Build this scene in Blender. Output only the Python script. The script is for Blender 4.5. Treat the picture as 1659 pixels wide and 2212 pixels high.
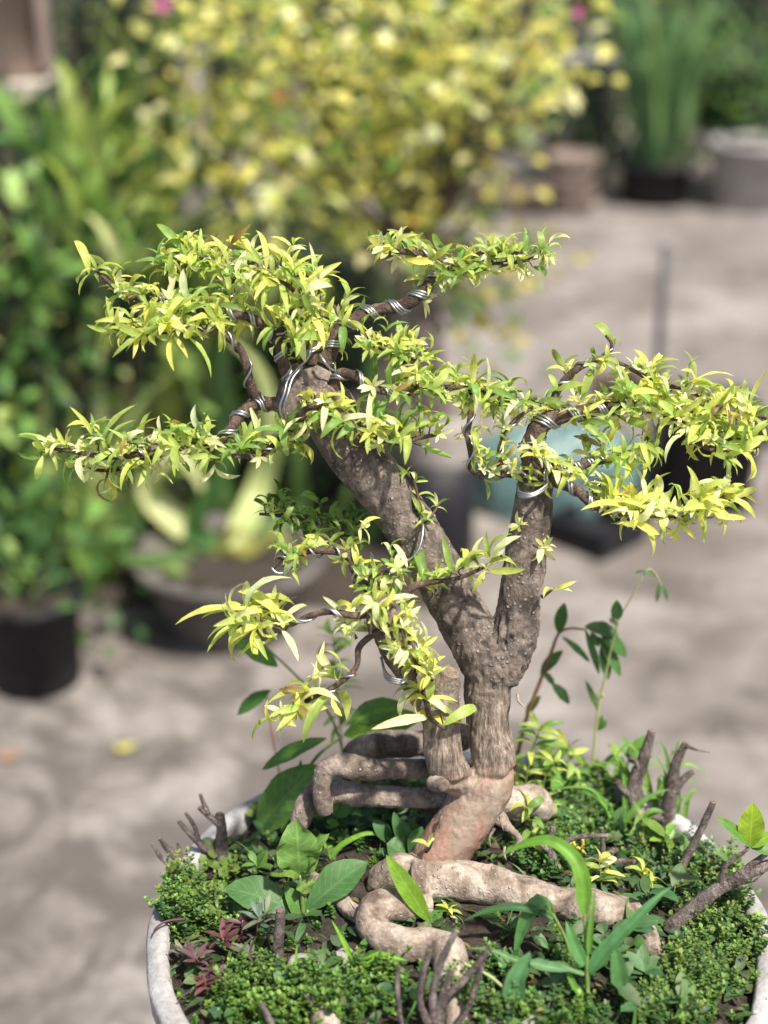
import bpy, bmesh, math, random
import numpy as np
from mathutils import Vector, Matrix, noise, Quaternion

random.seed(7)
R = math.radians
for o in list(bpy.data.objects): bpy.data.objects.remove(o)
scene = bpy.context.scene
COL = scene.collection

# ------------------------------------------------------------------ camera
H = 1.40
PITCH = R(24)
FPX = 2212 * 52 / 36.0                     # focal length in photo units (photo seen as 1659 x 2212)
cam = bpy.data.cameras.new('camera'); camo = bpy.data.objects.new('camera', cam); COL.objects.link(camo)
camo.location = (0, 0, H); camo.rotation_euler = (R(90) - PITCH, 0, 0)
cam.sensor_fit = 'VERTICAL'; cam.sensor_height = 36; cam.lens = 52
cam.clip_start = 0.05; cam.clip_end = 200
cam.dof.use_dof = True; cam.dof.focus_distance = 1.015; cam.dof.aperture_fstop = 2.8
scene.camera = camo
scene.render.resolution_x = 768; scene.render.resolution_y = 1024

# ------------------------------------------------------------------ world, sun, exposure
SUNV = Vector((0.38, -0.40, 1.0)).normalized()
el = math.asin(SUNV.z); az = math.atan2(SUNV.x, SUNV.y)
w = bpy.data.worlds.new('World'); scene.world = w; w.use_nodes = True
nt = w.node_tree; bg = nt.nodes['Background']
sky = nt.nodes.new('ShaderNodeTexSky'); sky.sky_type = 'NISHITA'; sky.sun_disc = False
sky.sun_elevation = el; sky.sun_rotation = az; sky.air_density = 1.0; sky.dust_density = 3.0; sky.ozone_density = 1.0
nt.links.new(sky.outputs[0], bg.inputs[0]); bg.inputs[1].default_value = 0.095
sl = bpy.data.lights.new('sun', 'SUN'); sl.energy = 4.7; sl.angle = R(2.5); sl.color = (1.0, 0.93, 0.82)
so = bpy.data.objects.new('sun', sl); COL.objects.link(so); so.location = (3, 2, 5)
so.rotation_euler = SUNV.to_track_quat('Z', 'Y').to_euler()
scene.view_settings.view_transform = 'Standard'; scene.view_settings.look = 'None'
scene.view_settings.gamma = 1.0; scene.view_settings.use_curve_mapping = False
scene.view_settings.exposure = 0.74
scene.render.engine = 'CYCLES'
scene.cycles.max_bounces = 8; scene.cycles.transparent_max_bounces = 6

# ------------------------------------------------------------------ placing helpers
FW = Vector((0, math.cos(PITCH), -math.sin(PITCH))); UPV = Vector((0, math.sin(PITCH), math.cos(PITCH)))
C0 = Vector((0, 0, H)); ZUP = Vector((0, 0, 1))
def ray(px, py): return FW + Vector((1, 0, 0)) * ((px - 829.5) / FPX) - UPV * ((py - 1106) / FPX)
def P(px, py, d): return C0 + ray(px, py) * d
def G(px, py, z=0.0):
    r = ray(px, py); return C0 + r * ((z - H) / r.z)
def Yp(px, py, y):
    r = ray(px, py); return C0 + r * (y / r.y)
def depth(p): return (p - C0).dot(FW)
def pm(p): return depth(p) / FPX           # metres per photo unit at p
def V(base, px, py, tilt=12):              # a point on the plane through base that leans back by tilt
    n = Vector((0, math.cos(R(tilt)), -math.sin(R(tilt)))); r = ray(px, py)
    return C0 + r * ((base - C0).dot(n) / r.dot(n))
rnd = random.random
def uni(a, b): return a + (b - a) * rnd()
def gauss3(s): return Vector((random.gauss(0, s), random.gauss(0, s), random.gauss(0, s)))

# ------------------------------------------------------------------ materials
def new_mat(name):
    m = bpy.data.materials.new(name); m.use_nodes = True
    nt = m.node_tree; b = nt.nodes['Principled BSDF']; return m, nt, b
def ramp(nt, fac, stops):
    r = nt.nodes.new('ShaderNodeValToRGB'); els = r.color_ramp.elements
    while len(els) < len(stops): els.new(0.5)
    for e, (p, c) in zip(els, stops):
        e.position = p; e.color = (c[0], c[1], c[2], 1) if hasattr(c, '__len__') else (c, c, c, 1)
    nt.links.new(fac, r.inputs[0]); return r.outputs[0]
def nnoise(nt, scale, detail=4, rough=.55, vec=None, dist=0):
    n = nt.nodes.new('ShaderNodeTexNoise'); n.inputs['Scale'].default_value = scale
    n.inputs['Detail'].default_value = detail; n.inputs['Roughness'].default_value = rough
    n.inputs['Distortion'].default_value = dist
    if vec: nt.links.new(vec, n.inputs['Vector'])
    return n.outputs['Fac']
def nvor(nt, scale, vec=None, feat='F1'):
    n = nt.nodes.new('ShaderNodeTexVoronoi'); n.feature = feat; n.inputs['Scale'].default_value = scale
    if vec: nt.links.new(vec, n.inputs['Vector'])
    return n.outputs['Distance']
def mixc(nt, fac, a, b, mode='MIX'):
    m = nt.nodes.new('ShaderNodeMix'); m.data_type = 'RGBA'; m.blend_type = mode
    for i, v in ((0, fac), (6, a), (7, b)):
        if isinstance(v, (int, float)): m.inputs[i].default_value = v
        elif isinstance(v, tuple): m.inputs[i].default_value = (*v[:3], 1)
        else: nt.links.new(v, m.inputs[i])
    return m.outputs[2]
def math_(nt, op, a, b=0.0):
    m = nt.nodes.new('ShaderNodeMath'); m.operation = op
    for i, v in ((0, a), (1, b)):
        if isinstance(v, (int, float)): m.inputs[i].default_value = v
        else: nt.links.new(v, m.inputs[i])
    return m.outputs[0]
def bump(nt, b, h, strength, dist=.002):
    n = nt.nodes.new('ShaderNodeBump'); n.inputs['Strength'].default_value = strength; n.inputs['Distance'].default_value = dist
    nt.links.new(h, n.inputs['Height']); nt.links.new(n.outputs[0], b.inputs['Normal'])
def objco(nt):
    t = nt.nodes.new('ShaderNodeTexCoord'); return t.outputs['Object']
def geopos(nt):
    t = nt.nodes.new('ShaderNodeNewGeometry'); return t.outputs['Position']

def leaf_mat(name, per_object, trans=.5, rough=.42, vein=.25):
    m, nt, b = new_mat(name)
    if per_object:
        c = nt.nodes.new('ShaderNodeObjectInfo').outputs['Color']
    else:
        a = nt.nodes.new('ShaderNodeAttribute'); a.attribute_name = 'tint'; c = a.outputs['Color']
    uv = nt.nodes.new('ShaderNodeUVMap'); uv.uv_map = 'UVMap'
    sp = nt.nodes.new('ShaderNodeSeparateXYZ'); nt.links.new(uv.outputs[0], sp.inputs[0])
    av = math_(nt, 'ABSOLUTE', math_(nt, 'SUBTRACT', sp.outputs[0], .5))
    rib = ramp(nt, av, [(0.0, 1.0), (0.05, 0.0)])
    # side veins: slanted lines
    sv = math_(nt, 'SINE', math_(nt, 'MULTIPLY', math_(nt, 'SUBTRACT', sp.outputs[1], math_(nt, 'MULTIPLY', av, .45)), 58.0))
    svr = ramp(nt, sv, [(.86, 0.0), (1.0, 1.0)])
    pale = mixc(nt, 1.0, c, (1.5, 1.35, 1.7), 'MULTIPLY')
    c1 = mixc(nt, math_(nt, 'MULTIPLY', rib, min(1, vein * 2.4)), c, pale)
    c1 = mixc(nt, math_(nt, 'MULTIPLY', svr, vein), c1, pale)
    nz = nnoise(nt, 160, 3, .6, geopos(nt))
    c2 = mixc(nt, 1.0, c1, ramp(nt, nz, [(.3, .80), (.7, 1.15)]), 'MULTIPLY')
    edge = ramp(nt, av, [(.36, 0.0), (.5, 1.0)])
    c2 = mixc(nt, math_(nt, 'MULTIPLY', edge, .35), c2, mixc(nt, 1.0, c2, (1.3, 1.15, .9), 'MULTIPLY'))  # rim highlight put into the leaf colour
    nt.links.new(c2, b.inputs['Base Color']); b.inputs['Roughness'].default_value = rough
    b.inputs['Specular IOR Level'].default_value = .35
    bump(nt, b, nz, .25, .0006)
    tr = nt.nodes.new('ShaderNodeBsdfTranslucent')
    nt.links.new(mixc(nt, 1.0, c2, (1.15, 1.15, .8), 'MULTIPLY'), tr.inputs[0])
    mx = nt.nodes.new('ShaderNodeMixShader'); mx.inputs[0].default_value = trans
    nt.links.new(b.outputs[0], mx.inputs[1]); nt.links.new(tr.outputs[0], mx.inputs[2])
    nt.links.new(mx.outputs[0], nt.nodes['Material Output'].inputs[0])
    return m
LEAF_O = leaf_mat('leaf_single', True); LEAF_A = leaf_mat('leaf_mass', False)
WEED_O = leaf_mat('weed_leaf_single', True, .25, .5, .8); WEED_A = leaf_mat('weed_leaf_mass', False, .3, .5, .2)

def bark_mat(name, cols, speck=.5, red=False, scale=1.0, rough=.85, crack=1.0, bd=.0035):
    m, nt, b = new_mat(name); g = geopos(nt)
    st = nt.nodes.new('ShaderNodeMapping'); st.inputs['Scale'].default_value = (1, 1, .55); nt.links.new(g, st.inputs[0])
    n1 = nnoise(nt, 55 * scale, 6, .62, st.outputs[0], .4)
    c = ramp(nt, n1, [(.34, cols[0]), (.5, cols[1]), (.66, cols[2])])
    n2 = nnoise(nt, 260 * scale, 5, .7, g)
    c = mixc(nt, 1.0, c, ramp(nt, n2, [(.3, .62), (.7, 1.3)]), 'MULTIPLY')
    if red:
        sep = nt.nodes.new('ShaderNodeSeparateXYZ'); nt.links.new(objco(nt), sep.inputs[0])
        n3 = nnoise(nt, 30, 4, .6, st.outputs[0])
        pale = ramp(nt, math_(nt, 'ADD', math_(nt, 'MULTIPLY', sep.outputs[2], -4.2), n3), [(-.0, 0.0), (.1, 0.35), (.5, 1.0)])
        c = mixc(nt, math_(nt, 'MULTIPLY', pale, .8), c, mixc(nt, .6, mixc(nt, 1.0, c, (1.8, 1.5, 1.35), 'MULTIPLY'), (.40, .31, .26)))
        rr = ramp(nt, nnoise(nt, 20, 4, .6, st.outputs[0]), [(.52, 0.0), (.62, 1.0)])
        low = ramp(nt, sep.outputs[2], [(0.0, 1.0), (.075, 0.0)])
        c = mixc(nt, math_(nt, 'MULTIPLY', math_(nt, 'MULTIPLY', rr, low), .5), c, (.28, .14, .10))
    st2 = nt.nodes.new('ShaderNodeMapping'); st2.inputs['Scale'].default_value = (1, 1, .38); nt.links.new(g, st2.inputs[0])
    dv = nt.nodes.new('ShaderNodeVectorMath'); dv.operation = 'ADD'
    nv_ = nt.nodes.new('ShaderNodeTexNoise'); nv_.inputs['Scale'].default_value = 130; nv_.inputs['Detail'].default_value = 4; nt.links.new(g, nv_.inputs['Vector'])
    sc_ = nt.nodes.new('ShaderNodeVectorMath'); sc_.operation = 'SCALE'; sc_.inputs['Scale'].default_value = .02; nt.links.new(nv_.outputs['Color'], sc_.inputs[0])
    nt.links.new(st2.outputs[0], dv.inputs[0]); nt.links.new(sc_.outputs[0], dv.inputs[1])
    ck = nvor(nt, 120 * scale, dv.outputs[0], 'DISTANCE_TO_EDGE')
    ckm = math_(nt, 'MULTIPLY', ramp(nt, ck, [(.0, 1.0), (.09, 0.0)]), ramp(nt, nnoise(nt, 26, 3, .6, g), [(.42, 0.0), (.62, 1.0)]))
    c = mixc(nt, math_(nt, 'MULTIPLY', ckm, .3 * crack), c, cols[0])
    vd = nvor(nt, 210 * scale, g)
    sp = ramp(nt, vd, [(.13, 1.0), (.24, 0.0)])
    patch = ramp(nt, nnoise(nt, 38, 2, .5, g), [(.42, 0.0), (.6, 1.0)])
    sp2 = math_(nt, 'MULTIPLY', math_(nt, 'MULTIPLY', sp, patch), speck)
    c = mixc(nt, sp2, c, (.46, .40, .34))
    nt.links.new(c, b.inputs['Base Color']); b.inputs['Roughness'].default_value = rough
    h = math_(nt, 'ADD', math_(nt, 'ADD', n1, math_(nt, 'MULTIPLY', n2, .6)), math_(nt, 'SUBTRACT', math_(nt, 'MULTIPLY', sp2, .7), math_(nt, 'MULTIPLY', ckm, .35 * crack)))
    bump(nt, b, h, 1.0, bd)
    return m
ROOT = bark_mat('root_bark', [(.11, .08, .06), (.29, .23, .185), (.46, .39, .33)], .7, crack=.25, bd=.0025)
CROOT = bark_mat('crossing_root_bark', [(.065, .048, .04), (.18, .142, .118), (.34, .285, .245)], .7, crack=.3, bd=.0025)
TWIG = bark_mat('branch_bark', [(.045, .025, .018), (.11, .07, .052), (.20, .145, .115)], .3, scale=1.6)
DEAD = bark_mat('pruned_wood', [(.05, .038, .034), (.14, .11, .10), (.30, .25, .23)], .6, scale=1.5)
CUT = bark_mat('cut_wood', [(.09, .062, .045), (.20, .15, .115), (.32, .25, .19)], .1, scale=1.3)
DRIFT = bark_mat('driftwood', [(.06, .04, .03), (.13, .09, .07), (.21, .16, .13)], .1, scale=.35)

def simple(name, col, rough=.6, metal=0, var=.25, scale=40, bumpd=.001, bs=.3, spec=.5):
    m, nt, b = new_mat(name); g = geopos(nt); n = nnoise(nt, scale, 5, .6, g)
    c = mixc(nt, 1.0, col, ramp(nt, n, [(.25, 1 - var), (.75, 1 + var)]), 'MULTIPLY')
    nt.links.new(c, b.inputs['Base Color']); b.inputs['Roughness'].default_value = rough; b.inputs['Metallic'].default_value = metal
    b.inputs['Specular IOR Level'].default_value = spec
    bump(nt, b, n, bs, bumpd); return m
WIRE = simple('aluminium_wire', (.40, .40, .42), .42, 1.0, .2, 300, .0002)
BLACKP = simple('black_plastic', (.014, .014, .017), .55, 0, .4, 30, .002, .3, .25)
STEM = simple('green_stem', (.13, .20, .05), .5, 0, .3, 200)
REDSTEM = simple('red_stem', (.22, .10, .05), .5, 0, .3, 200)
PALESTEM = simple('pale_stem', (.30, .32, .14), .5, 0, .2, 200)
TEAL = simple('teal_plastic', (.10, .175, .175), .25, 0, .45, 14, .008, .8)
GREYBAG = simple('grey_bag', (.26, .235, .215), .7, 0, .35, 25, .004, .6)
BROWNP = simple('brown_plastic', (.27, .20, .18), .6, 0, .3, 12)
PALEWOOD = simple('pale_board', (.50, .45, .38), .8, 0, .25, 18)
STONE = simple('pebble', (.30, .28, .26), .85, 0, .4, 120, .002, .6)
BRICKM = simple('brown_clay', (.20, .155, .13), .9, 0, .35, 20, .004, .6)
RODM = simple('grey_rod', (.045, .045, .05), .6, .0, .3, 30)
PINK = simple('pink_petal', (.75, .10, .38), .5); REDF = simple('red_petal', (.70, .13, .13), .5)
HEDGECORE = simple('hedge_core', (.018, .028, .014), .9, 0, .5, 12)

def pot_mat(name, base, dark, sc=1.0):
    m, nt, b = new_mat(name); g = geopos(nt)
    n1 = nnoise(nt, 14 * sc, 6, .65, g); n2 = nnoise(nt, 150 * sc, 5, .7, g)
    c = mixc(nt, ramp(nt, n1, [(.36, 0.0), (.62, 1.0)]), dark, base)
    c = mixc(nt, 1.0, c, ramp(nt, n2, [(.28, .68), (.7, 1.18)]), 'MULTIPLY')
    pits = ramp(nt, nvor(nt, 120 * sc, g), [(.05, 1.0), (.14, 0.0)])
    pk = ramp(nt, nnoise(nt, 30 * sc, 2, .5, g), [(.5, 0.0), (.62, 1.0)])
    pits = math_(nt, 'MULTIPLY', pits, pk)
    c = mixc(nt, math_(nt, 'MULTIPLY', pits, .6), c, (.10, .095, .085))
    nt.links.new(c, b.inputs['Base Color']); b.inputs['Roughness'].default_value = .88
    bump(nt, b, math_(nt, 'SUBTRACT', math_(nt, 'ADD', n2, math_(nt, 'MULTIPLY', n1, .5)), pits), .8, .002)
    return m
POT = pot_mat('cement_pot', (.46, .45, .455), (.27, .26, .25)); POT2 = pot_mat('old_cement_pot', (.15, .135, .125), (.06, .055, .05), .5)

def ground_mat():
    m, nt, b = new_mat('concrete_yard'); g = geopos(nt)
    n1 = nnoise(nt, 2.6, 6, .6, g, .8); n2 = nnoise(nt, 11, 6, .65, g, .5); n3 = nnoise(nt, 120, 4, .7, g)
    c = ramp(nt, n1, [(.36, (.14, .121, .109)), (.50, (.21, .187, .172)), (.64, (.295, .27, .254))])
    c = mixc(nt, 1.0, c, ramp(nt, n2, [(.32, .5), (.50, .95), (.72, 1.2)]), 'MULTIPLY')
    c = mixc(nt, 1.0, c, ramp(nt, n3, [(.3, .82), (.7, 1.12)]), 'MULTIPLY')
    # darker blotches with a noisy outline on the left of the yard
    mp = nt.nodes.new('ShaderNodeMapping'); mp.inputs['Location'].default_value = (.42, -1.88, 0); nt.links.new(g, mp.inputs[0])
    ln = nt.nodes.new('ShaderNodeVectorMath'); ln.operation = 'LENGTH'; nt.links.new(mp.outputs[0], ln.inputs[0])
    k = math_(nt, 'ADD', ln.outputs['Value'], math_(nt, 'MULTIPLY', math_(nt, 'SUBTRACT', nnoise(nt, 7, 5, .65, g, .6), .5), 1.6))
    left_mask = ramp(nt, k, [(.6, 1.0), (1.1, 0.0)])
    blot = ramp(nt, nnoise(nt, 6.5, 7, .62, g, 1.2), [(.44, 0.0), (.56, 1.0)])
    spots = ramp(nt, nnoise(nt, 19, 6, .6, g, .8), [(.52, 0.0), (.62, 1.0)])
    st_ = math_(nt, 'MAXIMUM', math_(nt, 'MULTIPLY', blot, math_(nt, 'ADD', math_(nt, 'MULTIPLY', left_mask, .8), .06)), math_(nt, 'MULTIPLY', spots, math_(nt, 'ADD', math_(nt, 'MULTIPLY', left_mask, .35), .12)))
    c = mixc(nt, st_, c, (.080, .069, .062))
    nt.links.new(c, b.inputs['Base Color'])
    nt.links.new(ramp(nt, n1, [(.3, .9), (.7, .75)]), b.inputs['Roughness'])
    bump(nt, b, math_(nt, 'ADD', n3, n2), .5, .004)
    return m
def soil_mat():
    m, nt, b = new_mat('dark_soil'); g = geopos(nt)
    n1 = nnoise(nt, 60, 6, .7, g); n2 = nnoise(nt, 420, 4, .7, g)
    c = ramp(nt, n1, [(.3, (.018, .013, .010)), (.55, (.05, .037, .028)), (.75, (.10, .078, .058))])
    c = mixc(nt, 1.0, c, ramp(nt, n2, [(.3, .5), (.7, 1.6)]), 'MULTIPLY')
    nt.links.new(c, b.inputs['Base Color']); b.inputs['Roughness'].default_value = .95
    bump(nt, b, math_(nt, 'ADD', n1, n2), 1.0, .004); return m

# ------------------------------------------------------------------ mesh builder
ORG = {}
class MB:
    def __init__(s): s.v = []; s.f = []; s.t = []; s.uv = []; s.n = 0; s.hast = False
    def add(s, vs, fs, tint=None, uvs=None):
        s.v.append(np.asarray(vs, float)); k = len(vs)
        s.f.extend([tuple(i + s.n for i in f) for f in fs])
        if tint is not None: s.hast = True
        s.t.append(np.tile(np.array([*(tint or (.5, .5, .5)), 1.0]), (k, 1)))
        s.uv.append(np.asarray(uvs, float) if uvs is not None else np.full((k, 2), .25))
        s.n += k
    def mesh(s, name, org=Vector((0, 0, 0)), smooth=True):
        me = bpy.data.meshes.new(name)
        if s.n:
            v = np.concatenate(s.v) - np.array(org)
            me.from_pydata(v.tolist(), [], s.f)
            uv = np.concatenate(s.uv); lay = me.uv_layers.new(name='UVMap')
            vi = np.empty(len(me.loops), dtype=np.int32); me.loops.foreach_get('vertex_index', vi)
            lay.data.foreach_set('uv', uv[vi].astype(np.float32).ravel())
            if s.hast:
                a = me.attributes.new('tint', 'FLOAT_COLOR', 'POINT'); a.data.foreach_set('color', np.concatenate(s.t).astype(np.float32).ravel())
            if smooth: me.polygons.foreach_set('use_smooth', [True] * len(me.polygons))
        return me
    def build(s, name, mat, parent=None, loc=None, smooth=True, kind=None, label=None):
        if parent is not None: org = ORG[parent.name]
        else: org = Vector(loc) if loc is not None else Vector((0, 0, 0))
        me = s.mesh(name, org, smooth); o = bpy.data.objects.new(name, me); COL.objects.link(o)
        me.materials.append(mat)
        if parent is not None: o.parent = parent
        else: o.location = org
        ORG[o.name] = org
        if kind: o['kind'] = kind
        if label: o['label'] = label
        return o
def tag(o, label, cat, group=None, kind=None):
    o['label'] = label; o['category'] = cat
    if group: o['group'] = group
    if kind: o['kind'] = kind
    return o
def thing(name, label, cat, loc, group=None):
    o = bpy.data.objects.new(name, None); COL.objects.link(o); o.location = loc; o.empty_display_size = .02
    ORG[o.name] = Vector(loc); return tag(o, label, cat, group)

def catmull(pts, step):
    """pts: list of (Vector, radius) -> resampled"""
    if len(pts) < 3:
        (a, ra), (b, rb) = pts[0], pts[-1]; n = max(3, int((b - a).length / step))
        return [(a.lerp(b, i / n), ra + (rb - ra) * i / n) for i in range(n + 1)]
    q = [(pts[0][0] * 2 - pts[1][0], pts[0][1])] + list(pts) + [(pts[-1][0] * 2 - pts[-2][0], pts[-1][1])]
    out = []
    for i in range(1, len(q) - 2):
        p0, p1, p2, p3 = (q[i + k][0] for k in (-1, 0, 1, 2)); r1, r2 = q[i][1], q[i + 1][1]
        n = max(2, int((p2 - p1).length / step))
        for k in range(n):
            t = k / n; t2 = t * t; t3 = t2 * t
            p = .5 * ((2 * p1) + (p2 - p0) * t + (2 * p0 - 5 * p1 + 4 * p2 - p3) * t2 + (3 * p1 - p0 - 3 * p2 + p3) * t3)
            s = t * t * (3 - 2 * t); out.append((p, r1 + (r2 - r1) * s))
    out.append(pts[-1]); return out
def frames(path):
    fr = []; t0 = None; u = None
    for i, (p, r) in enumerate(path):
        a = path[max(0, i - 1)][0]; b = path[min(len(path) - 1, i + 1)][0]; t = (b - a)
        t = t.normalized() if t.length > 1e-9 else (t0 or ZUP)
        if u is None:
            u = t.orthogonal().normalized()
        else:
            u = (u - t * u.dot(t)); u = u.normalized() if u.length > 1e-6 else t.orthogonal().normalized()
        fr.append((p, r, t, u, t.cross(u))); t0 = t
    return fr
def tube(mb, path, seg=10, rough=0.0, nscale=60, cap=True, seed=0.0, tint=None):
    fr = frames(path); vs = []; fs = []; uvs = []
    for i, (p, r, t, u, v) in enumerate(fr):
        for k in range(seg):
            a = 2 * math.pi * k / seg; d = u * math.cos(a) + v * math.sin(a); rr = r
            q = p + d * r
            if rough: rr = r * (1 + rough * (noise.noise(q * nscale + Vector((seed, 0, 0))) + .5 * noise.noise(q * nscale * 2.7)))
            vs.append(p + d * rr); uvs.append((.25, i / len(fr)))
    n = len(fr)
    for i in range(n - 1):
        for k in range(seg):
            k2 = (k + 1) % seg; fs.append((i * seg + k, i * seg + k2, (i + 1) * seg + k2, (i + 1) * seg + k))
    if cap:
        fs.append(tuple(range(seg - 1, -1, -1))); fs.append(tuple((n - 1) * seg + k for k in range(seg)))
    mb.add(vs, fs, tint, uvs)
def box(mb, c, s, rotz=0, tint=None, jit=0):
    M = Matrix.Rotation(rotz, 3, 'Z'); vs = []
    for z in (-.5, .5):
        for x, y in ((-.5, -.5), (.5, -.5), (.5, .5), (-.5, .5)):
            vs.append(Vector(c) + M @ Vector((x * s[0], y * s[1], z * s[2])) + gauss3(jit))
    mb.add(vs, [(3, 2, 1, 0), (4, 5, 6, 7), (0, 1, 5, 4), (1, 2, 6, 5), (2, 3, 7, 6), (3, 0, 4, 7)], tint)
def lathe(mb, c, prof, seg=64, amp=0, nscale=20, sq=None):
    vs = []; fs = []
    for r, z in prof:
        for k in range(seg):
            a = 2 * math.pi * k / seg; d = Vector((math.cos(a), math.sin(a), 0)); f = 1
            if sq: f = 1 / (abs(math.cos(a)) ** sq + abs(math.sin(a)) ** sq) ** (1 / sq)
            q = Vector(c) + d * r * f + Vector((0, 0, z))
            if amp: q += Vector((d.x, d.y, .6)) * amp * (noise.noise(q * nscale) + .5 * noise.noise(q * nscale * 3.1))
            vs.append(q)
    for i in range(len(prof) - 1):
        for k in range(seg):
            k2 = (k + 1) % seg; fs.append((i * seg + k, i * seg + k2, (i + 1) * seg + k2, (i + 1) * seg + k))
    if prof[0][0] > 0: fs.append(tuple(range(seg - 1, -1, -1)))
    if prof[-1][0] > 0: fs.append(tuple((len(prof) - 1) * seg + k for k in range(seg)))
    mb.add(vs, fs)

# ------------------------------------------------------------------ leaves
def wprof(kind, s):
    if kind == 'lance': return math.sin(math.pi * s ** .85) ** .72 * (1 - .1 * s)
    if kind == 'ovate': return math.sin(math.pi * s ** .62) ** .85
    if kind == 'obovate': return math.sin(math.pi * s ** 1.35) ** .8
    if kind == 'ellip': return math.sin(math.pi * s) ** .75
    if kind == 'strap': return min(1, .45 + s * 5) * (1 - s ** 5)
    if kind == 'grass': return min(1, .45 + s * 4) * (1 - s ** 2.4)
    return math.sin(math.pi * s)
def leaf_data(kind='lance', wr=.3, curl=.6, fold=.3, n=7, wave=0., side=0., twist=0., pet=.04, across=3):
    vs = []; uvs = []; fs = []
    y = z = x = 0.0; ang = curl * .35; ph = rnd() * 6
    nx = across
    for i in range(n + 1):
        s = i / n; wd = max(.0, wprof(kind, min(1, max(0, s)))) * wr / 2 + (.012 if i in (0,) else .0)
        tw = twist * s
        for j in range(nx):
            q = (j / (nx - 1)) * 2 - 1
            lx = wd * q; lz = abs(q) * wd * fold + wave * wd * math.sin(s * 17 + ph + q * 1.5) * abs(q)
            vs.append(Vector((x + lx * math.cos(tw) - lz * math.sin(tw), y, z + lz * math.cos(tw) + lx * math.sin(tw))))
            uvs.append((.5 + q * .5, s))
        y += math.cos(ang) / n; z += math.sin(ang) / n; x += math.sin(side * s) / n; ang -= curl / n * 1.35
    for i in range(n):
        for j in range(nx - 1):
            a = i * nx + j; fs.append((a, a + 1, a + nx + 1, a + nx))
    L = np.array([list(v) for v in vs]); return L, fs, np.array(uvs)
class Pool:
    def __init__(s, name, mat, items):
        s.items = items; s.mat = mat; s.name = name; s.me = [None] * len(items)
    def mesh(s, i):
        if s.me[i] is None:
            m = MB(); m.add(s.items[i][0], s.items[i][1], None, s.items[i][2]); me = m.mesh(s.name); me.materials.append(s.mat); s.me[i] = me
        return s.me[i]
def leafpool(name, mat, n, kind, wr, curl, fold=(.15, .5), seg=7, wave=0, side=.25, twist=.5, across=3):
    return Pool(name, mat, [leaf_data(kind, uni(*wr), uni(*curl), uni(*fold), seg, wave, uni(-side, side), uni(-twist, twist), across=across) for _ in range(n)])
def mframe(base, d, nrm, L, w=1.0):
    y = d.normalized(); z = nrm - y * nrm.dot(y)
    z = z.normalized() if z.length > 1e-5 else y.orthogonal().normalized(); x = y.cross(z)
    M = Matrix(((x.x * L * w, y.x * L, z.x * L, base.x), (x.y * L * w, y.y * L, z.y * L, base.y), (x.z * L * w, y.z * L, z.z * L, base.z), (0, 0, 0, 1)))
    return M
def put_mass(mb, pool, i, M, tint):
    A = np.array(M); v = pool.items[i][0] @ A[:3, :3].T + A[:3, 3]
    mb.add(v, pool.items[i][1], tint, pool.items[i][2])
def put_obj(name, pool, i, M, tint, parent):
    o = bpy.data.objects.new(name, pool.mesh(i)); COL.objects.link(o); o.parent = parent
    o.matrix_local = Matrix.Translation(-ORG[parent.name]) @ M; o.color = (*tint, 1); return o
def vary(c, h=.12):
    k = 1 + random.gauss(0, h); g = random.gauss(0, h * .35)
    return (max(.004, c[0] * k * (1 + g)), max(.004, c[1] * k), max(.002, c[2] * k * (1 - g)))
def pick(pal):
    r = rnd() * sum(w_ for w_, _ in pal)
    for w_, c in pal:
        r -= w_
        if r <= 0: return vary(c)
    return vary(pal[-1][1])

YEL = (.64, .68, .17); YG = (.41, .53, .13); PAL = (.72, .76, .42); GRN = (.20, .34, .08); DGR = (.045, .11, .016); MID = (.10, .21, .03)

# ================================================================== STRUCTURE
mb = MB()
gs = 60
mb.add([(-gs, -gs, 0), (gs, -gs, 0), (gs, gs, 0), (-gs, gs, 0)], [(0, 1, 2, 3)])
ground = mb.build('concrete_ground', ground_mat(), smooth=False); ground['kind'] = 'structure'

mb = MB(); vs = []; K = 40; bx0, bx1, by0, by1 = -2.6, .16, 2.66, 5.2
for i in range(K + 1):
    for j in range(K + 1):
        x = bx0 + (bx1 - bx0) * i / K; y = by0 + (by1 - by0) * j / K; q = Vector((x, y, 0))
        e = min(i, K - i, j, K - j); z = .004 + (min(e, 2) / 2) * (.012 + .012 * noise.noise(q * 7))
        if e == 0: x += .03 * noise.noise(q * 9); y += .03 * noise.noise(q * 9 + Vector((3, 0, 0)))
        vs.append((x, y, z))
mb.add(vs, [(i * (K + 1) + j, (i + 1) * (K + 1) + j, (i + 1) * (K + 1) + j + 1, i * (K + 1) + j + 1) for i in range(K) for j in range(K)])
shade_sheet = mb.build('shade_soil_sheet', soil_mat()); shade_sheet['kind'] = 'structure'  # dark soil sheet added to stand in for the black shade under the plants
# ================================================================== BONSAI POT
RP = .215
PC = P(994, 1990, 1.028); CX, CY, ZR = PC.x, PC.y, PC.z
pot = thing('bonsai_pot', 'round pale grey cement bonsai pot with a rough thick rim, full of weeds', 'pot', (CX, CY, ZR - .15))
mb = MB()
lathe(mb, (CX, CY, ZR), [(.105, -.15), (.125, -.15), (.150, -.128), (.178, -.085), (.196, -.045), (.204, -.030), (.213, -.026), (.2165, -.022), (.2165, -.004), (.2145, 0), (.2035, .0005), (.2015, -.002), (.199, -.03), (.19, -.05)], 200, .0016, 28)
mb.build('bowl', POT, pot)
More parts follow.
